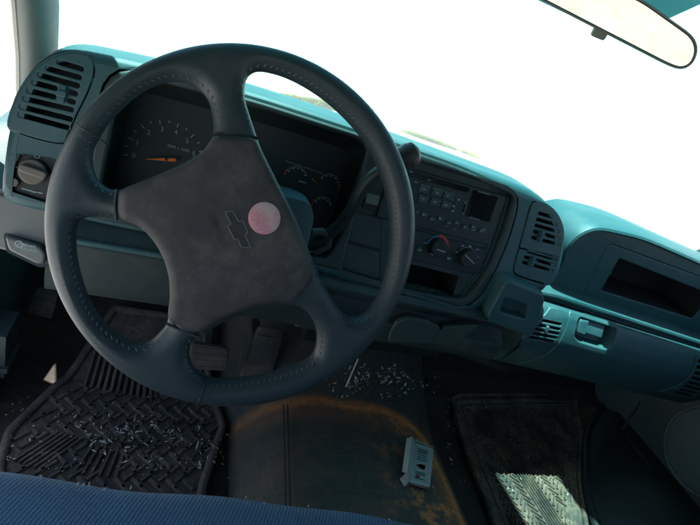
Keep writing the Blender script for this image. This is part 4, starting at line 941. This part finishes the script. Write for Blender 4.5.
b1 = [fz(*p) for p in [(12, 462), (55, 434), (84, 440), (40, 472)]]
b2 = [fz(*p) for p in [(70, 475), (90, 447), (126, 452), (118, 480)]]
ramp_ = [fz(*p) for p in [(80, 386), (98, 358), (150, 372), (152, 404), (122, 398)]]
mb = MB(); L = .024
inn = inset(g, .016)
for i in range(-14, 22):
    for j in range(-14, 22):
        cx, cy = -.09 + (i+j)*.0125, .12 + (i-j)*.0125
        hor = ((i - j) % 4) < 2
        a = np.array([.72, -.69]) if hor else np.array([.69, .72])
        c = np.array([cx, cy])
        if not inside(c, inn) or any(inside(c, b) for b in (b1, b2, ramp_)): continue
        if cy > .225: continue
        ridge_box(mb, c-a*.0115, c+a*.0115, .0062, .0045, mz)
for blk, A, Bv in ((b1, 0, 1), (b2, 0, 1)):
    P = [np.array(p) for p in blk]
    for t in np.linspace(.06, .94, 6): ridge_box(mb, P[0]*(1-t)+P[3]*t, P[1]*(1-t)+P[2]*t, .005, .005, mz)
P = [np.array(p) for p in ramp_]
for t in np.linspace(.0, 1., 11):
    a = fz(84+t*66, 388+t*14); b_ = fz(98+t*52, 352+t*22)
    ridge_box(mb, a, b_, .006, .005, mz)
for t in np.linspace(0, 1, 6):
    a = fz(156+t*40, 400-t*8); b_ = fz(150+t*50, 385-t*12); ridge_box(mb, a, b_, .006, .005, mz)
part('mat_tread', mb, 'tread', dm, 0)

pm = root('floor_mat', 'black rubber passenger floor mat with chevron ribs, partly in sunlight', 'floor mat', (.75, .1, -.48), 'rubber floor mats in the footwells')
pout = rpoly([fz(449, 400), fz(456, 396), fz(575, 395), fz(583, 440), fz(580, 480), fz(592, 560), fz(505, 560), fz(492, 527), fz(463, 450)], .012, 4)
mb = MB(); mb.plate(pout, [], -.474, .006, .002, lambda x, y, z: (x, y, z)); part('mat_base', mb, 'pmat', pm, 40)
gb_ = inset(pout, .006); mb = MB(); mb.tube([(x, y, -.473) for x, y in gb_+gb_[:1]], .006, 8, False); gb2 = inset(pout, .03); mb.tube([(x, y, -.474) for x, y in gb2+gb2[:1]], .003, 6, False); part('mat_border', mb, 'pmat', pm, 60)
mb = MB(); inn = inset(pout, .036)
pax = np.array(fz(560, 525))-np.array(fz(500, 440)); 
for i in range(-3, 12):          # columns running away from the seat: chevrons, then fine straight ribs
    x0 = .63 + i*.042
    for k in range(-16, 40):
        y = -.14 + k*.013
        if i % 3 == 2: continue
        for s_ in (-1, 1):
            a = np.array([x0, y+.010]); b_ = np.array([x0+s_*.017, y-.008])
            sk = lambda p: np.array([p[0] + (p[1]-.1)*-.10, p[1]])
            a, b_ = sk(a), sk(b_)
            if inside(a, inn) and inside(b_, inn): ridge_box(mb, a, b_, .0042, .004, -.474)
    if i % 3 == 2:
        for r_ in np.linspace(-.018, .018, 6):
            ys_ = np.linspace(-.14, .36, 40); seg = [np.array([x0+r_-(y-.1)*.10, y]) for y in ys_]
            seg = [p for p in seg if inside(p, inn)]
            if len(seg) > 2: ridge_box(mb, seg[0], seg[-1], .0032, .004, -.474)
part('mat_tread', mb, 'pmat', pm, 0)

# ================================================================== BENCH SEAT
bs = root('bench_seat', 'blue ribbed cloth bench seat along the bottom of the view', 'truck seat', (.4, -.5, -.4))
mb = MB(); rings = []
sp2 = [(-.10, -.10), (-.02, -.085), (.0, -.06), (.0, -.035), (-.008, -.014), (-.024, -.003), (-.05, .0), (-.12, .004), (-.3, .0), (-.5, -.01), (-.56, -.03), (-.56, -.18), (-.1, -.18)]
for x in np.linspace(-.30, 1.08, 47):
    yf = -.112 - .112*(x+.19) if x < .45 else -.184 - .02*(x-.45)
    wv = .003*math.sin(x*16) + .002*math.sin(x*37+1)
    rings.append([(x, yf+dy*1.0 + (wv if dz > -.1 else 0), -.231+dz - (.0 if dy > -.06 else .006*math.sin(x*5)**2)) for dy, dz in sp2])
mb.loft(rings); seat = part('seat_cushion', mb, 'cloth', bs, 60)
sd = seat.modifiers.new('smooth', 'SUBSURF'); sd.levels = 1; sd.render_levels = 2
mb = MB(); mb.loft([[(x, y, z) for y, z in rpoly([(-.70, -.22), (-.66, -.18), (-.76, .12), (-.80, .16), (-.90, .14), (-.84, -.22)], .03, 4)] for x in np.linspace(-.28, 1.08, 9)]); part('seat_back', mb, 'cloth', bs, 60)
mb = MB(); mb.box((-.26, -.66, -.48), (1.04, -.24, -.40)); part('seat_base', mb, 'black', bs, 0)

# ================================================================== SMALL BOX on the tunnel
TZ = -.3985
A, B_, C_, D_ = [np.array(at(*p, (0, 0, 1), TZ)) for p in ((404, 441), (432, 450.5), (428, 491), (398, 483))]
bx = root('cigarette_pack', 'small pale opened pack lying on the muddy tunnel', 'pack', tuple((A+B_+C_+D_)/4))
up3 = np.array([0, 0, 1.])
def q4(s, t, h): return (A*(1-s)*(1-t)+B_*s*(1-t)+C_*s*t+D_*(1-s)*t) + up3*h
mb = MB(); mb.loft([[q4(s, t, .002) for s, t in rrect(.30, .02, 1, .98, .04, 3)], [q4(s, t, .0075) for s, t in rrect(.30, .02, 1, .98, .04, 3)], [q4(s, t, .0085) for s, t in rrect(.33, .05, .97, .95, .03, 3)]]); part('pack_body', mb, 'white_card', bx, 40)
mb = MB(); mb.loft([[q4(s, t, .0086) for s, t in rrect(.40, .12, .92, .93, .02, 3)], [q4(s, t, .0090) for s, t in rrect(.40, .12, .92, .93, .02, 3)]]); lb = part('printed_panel', mb, 'card', bx, 0)
mb = MB()
for t in (.16, .20, .24, .30, .36, .42, .72, .76, .86): mb.loft([[q4(s, tt, .0091) for s, tt in rrect(.46+random.uniform(0, .06), t, .62+random.uniform(0, .25), t+.022, .002, 2)], [q4(s, tt, .0093) for s, tt in rrect(.46, t, .8, t+.022, .002, 2)]])
part('print_lines', mb, 'button', lb, 0)
mb = MB(); mb.loft([[q4(s, t, h) for s, t in [(s_*(1+.25*math.sin(5*i)), t_) for i, (s_, t_) in enumerate(circ(.64, .58, .06, 12))]] for h in (.0091, .0094)]); mb.loft([[q4(s, t, h) for s, t in rrect(.48, .80, .62, .86, .01, 2)] for h in (.0091, .0094)]); part('print_mark', mb, 'crim', lb, 0)
mb = MB(); fl = [(0.30, .010), (.14, .020), (.0, .015)]
mb.loft([[q4(s, 0.0+.04*i, h) for i, (s, h) in enumerate(fl)], [q4(s, .97-.05*i, h) for i, (s, h) in enumerate(fl)], [q4(s, .97-.05*i, h-.0015) for i, (s, h) in enumerate(fl)], [q4(s, 0.0+.04*i, h-.0015) for i, (s, h) in enumerate(fl)]], False, False); part('pack_flap', mb, 'white_card', bx, 30)
mb = MB(); mb.add([q4(.30, .98, .010), q4(.12, .90, .018), q4(.02, .92, .002), q4(.22, 1.04, .0), q4(.36, 1.0, .001)], [(0, 1, 2), (0, 2, 3), (0, 3, 4)]); part('torn_flap', mb, 'markdim', bx, 0)
mb = MB(); mb.add([q4(.30, .02, .010), q4(.34, -.06, .008), q4(.96, .0, .009), q4(1.0, .04, .0105)], [(0, 1, 2, 3)]); part('torn_flap', mb, 'markdim', bx, 0)

# ================================================================== MIRROR
mn = np.array([-.33, -.94, -.10]); mn /= np.linalg.norm(mn); mc = np.array(at(620, 20, (0, 1, 0), .085)); md = float(mn@mc)
e1 = np.cross(mn, [0, 0, 1.]); e1 = -e1/np.linalg.norm(e1)
if e1[0] < 0: e1 = -e1
e2 = np.cross(e1, mn); e2 = e2 if e2[2] > 0 else -e2
def MR(x, v, d): return tuple(mc + x*e1 + v*e2 + d*mn)
def mpx(px, py): P = np.array(at(px, py, mn, md)) - mc; return (float(P@e1), float(P@e2))
mo = rpoly([mpx(*p) for p in [(524, -8), (540, 0), (668, 66), (682, 71), (693, 65), (699, 49), (694, 36), (645, 1), (572, -36), (548, -40), (524, -25)]], [.008, .01, .012, .01, .012, .012, .012, .01, .012, .012, .012], 5)
mo = resample(mo, 110)
rv = root('rear_view_mirror', 'rear view mirror hanging at the top right of the windshield', 'mirror', tuple(mc))
mb = MB(); mb.plate(inset(mo, .001), [], -.003, .024, .008, MR, 3); part('mirror_housing', mb, 'dash', rv, 45)
mb = MB(); mb.plate(mo, [inset(mo, .0022)], .002, .007, .0008, MR, 3); part('mirror_rim', mb, 'grey_trim', rv, 45)
mb = MB(); mb.plate(inset(mo, .003), [], .0005, .003, .0003, MR); part('mirror_glass', mb, 'mirror', rv, 0)
tg = mpx(602, 32); mb = MB(); mb.plate(rrect(tg[0]-.009, tg[1]-.008, tg[0]+.009, tg[1]+.010, .003, 3), [], -.002, .008, .002, MR); part('dipping_tab', mb, 'grey_trim', rv)
q0 = mc - mn*.02; mb = MB(); mb.tube([q0, q0+np.array([-.005, .02, .015]), q0+np.array([-.01, .045, .03])], .008, 10); part('mirror_stem', mb, 'dash_dark', rv)

# ================================================================== OUTSIDE GRASS
def gat(px, py): P = at(px, py, (0, 0, 1), GZ); return P
mb = MB()
clumps = [(283+random.random()*85, 0) for k in range(26)] + [(398+random.random()*78, 1) for k in range(22)]
for k in range(9000):
    cx, w_ = random.choice(clumps); px_ = cx + random.gauss(0, 2.2)
    env = math.sin(max(0, min(1, (px_-281)/90))*3.14) if w_ == 0 else math.sin(max(0, min(1, (px_-395)/86))*3.14)*.45
    if env < .1: continue
    py_ = (96.0 + (px_-283)*.262 if w_ == 0 else 129.5 + (px_-398)*.345) + random.gauss(0, .5)*env
    P = gat(px_, py_); h = random.uniform(.02, .07)*env; a = random.uniform(0, 6.28); wd = random.uniform(.015, .04); ln = random.uniform(-.10, .10)
    dx, dy = math.cos(a)*wd, math.sin(a)*wd
    mb.add([(P[0]-dx, P[1]-dy, GZ), (P[0]+dx, P[1]+dy, GZ), (P[0]+ln, P[1]+random.uniform(-.12, .12), GZ+h)], [(0, 1, 2)])
part('grass', mb, 'grass', kind='stuff', smooth=0, label='strip of dry yellow grass on the pale ground beyond the hood', cat='grass')

# ================================================================== LITTER
def chips(mb, n, pxr, zf, smin, smax, jitter=None):
    for k in range(n):
        px_, py_ = pxr(); P = np.array(at(px_, py_, (0, 0, 1), -.476)); P = np.array([P[0], P[1], zf(P)])
        a = random.uniform(0, 6.28); L = smin + (smax-smin)*random.random()**2.6; wd = random.uniform(.0003, .0012)*(L/.008)**.3; t = np.array([math.cos(a), math.sin(a), random.uniform(-.1, .5)])*L/2; nn = np.array([-math.sin(a), math.cos(a), 0])*wd; lift = np.array([0, 0, random.uniform(.001, .003)])
        b = np.array([0, 0, .0007]); m_ = P+lift+np.array([random.uniform(-1, 1), random.uniform(-1, 1), random.uniform(0, 1)])*L*.12
        ring = lambda c: [c-nn, c+nn, c+nn+b, c-nn+b]
        mb.loft([ring(P+lift-t), ring(m_), ring(P+lift+t)])
def tunz(P):
    y = P[1]
    return -.40 + max(0, np.interp(y, [.15, .26, .34, .45], [0, .03, .08, .16])) + .002
mb = MB()
def tun_px():
    while True:
        px_, py_ = random.gauss(372, 36), random.gauss(379, 8)
        if 318 < px_ < 440 and 362 < py_ < 398: return px_, py_
for k in range(190):
    px_, py_ = tun_px(); z = -.36
    for _ in range(5): P = np.array(at(px_, py_, (0, 0, 1), z)); z = tunz(P)
    a = random.uniform(0, 6.28); L = .0008+.008*random.random()**3; wd = random.uniform(.0004, .0014); t = np.array([math.cos(a), math.sin(a)*.8, math.sin(a)*.4+random.uniform(-.2, .4)])*L/2; nn = np.array([-math.sin(a), math.cos(a), .3])*wd
    mb.loft([[P-t-nn, P-t+nn, P-t+nn+(0, 0, .001), P-t-nn+(0, 0, .001)], [P+t-nn, P+t+nn, P+t+nn+(0, 0, .001), P+t-nn+(0, 0, .001)]])
cl_c = [(94, 450), (100, 446), (205, 445), (208, 462), (178, 440), (120, 440), (160, 425), (100, 428), (140, 432), (190, 438), (150, 465)]
def dpx():
    c = random.choice(cl_c); return random.gauss(c[0], 13), min(random.gauss(c[1], 6), 490)
chips(mb, 190, dpx, lambda P: mz(P)+.005, .0008, .013)
chips(mb, 160, lambda: (random.uniform(5, 215), random.uniform(400, 475)), lambda P: mz(P)+.005, .001, .005)
chips(mb, 50, lambda: (random.gauss(243, 7), random.uniform(390, 480)), lambda P: -.483, .001, .006)
chips(mb, 110, lambda: (random.uniform(446, 580), random.uniform(395, 500)), lambda P: -.471, .001, .004)
chips(mb, 20, lambda: (random.gauss(447, 6), random.uniform(395, 470)), lambda P: -.48, .003, .010)
part('litter', mb, 'litter', kind='stuff', smooth=0, label='pale chips of dry plant litter scattered over mats and tunnel', cat='litter')
p1, p2 = np.array(at(358, 359, (0, 0, 1), -.33)), np.array(at(346, 387, (0, 0, 1), -.372))
mb = MB(); mb.tube([p1, (p1+p2)/2+np.array([0, 0, .003]), p2], .0016, 6); part('thin_stick', mb, 'chip', None, 60, 'thin pale stick lying on the tunnel below the dash', 'stick', loc=tuple(p2))
mb = MB()
for k in range(34):
    px_ = random.uniform(0, 440); py_ = np.interp(px_, [0, 100, 200, 300, 440], [470, 478, 492, 500, 523]) + abs(random.gauss(0, 9)) + (1 if random.random() < .5 else 6)
    if py_ > 524: continue
    P = np.array(at(px_, py_, (0, 0, 1), -.241)); a = random.uniform(0, 6.28); L = random.uniform(.001, .005); t = np.array([math.cos(a), math.sin(a), 0])*L/2; nn = np.array([-math.sin(a), math.cos(a), 0])*.0005
    mb.loft([[P-t-nn, P-t+nn, P-t+nn+(0, 0, .001), P-t-nn+(0, 0, .001)], [P+t-nn, P+t+nn, P+t+nn+(0, 0, .001), P+t-nn+(0, 0, .001)]])
part('lint', mb, 'chip', kind='stuff', smooth=0, label='pale lint specks on the blue seat cloth', cat='lint')
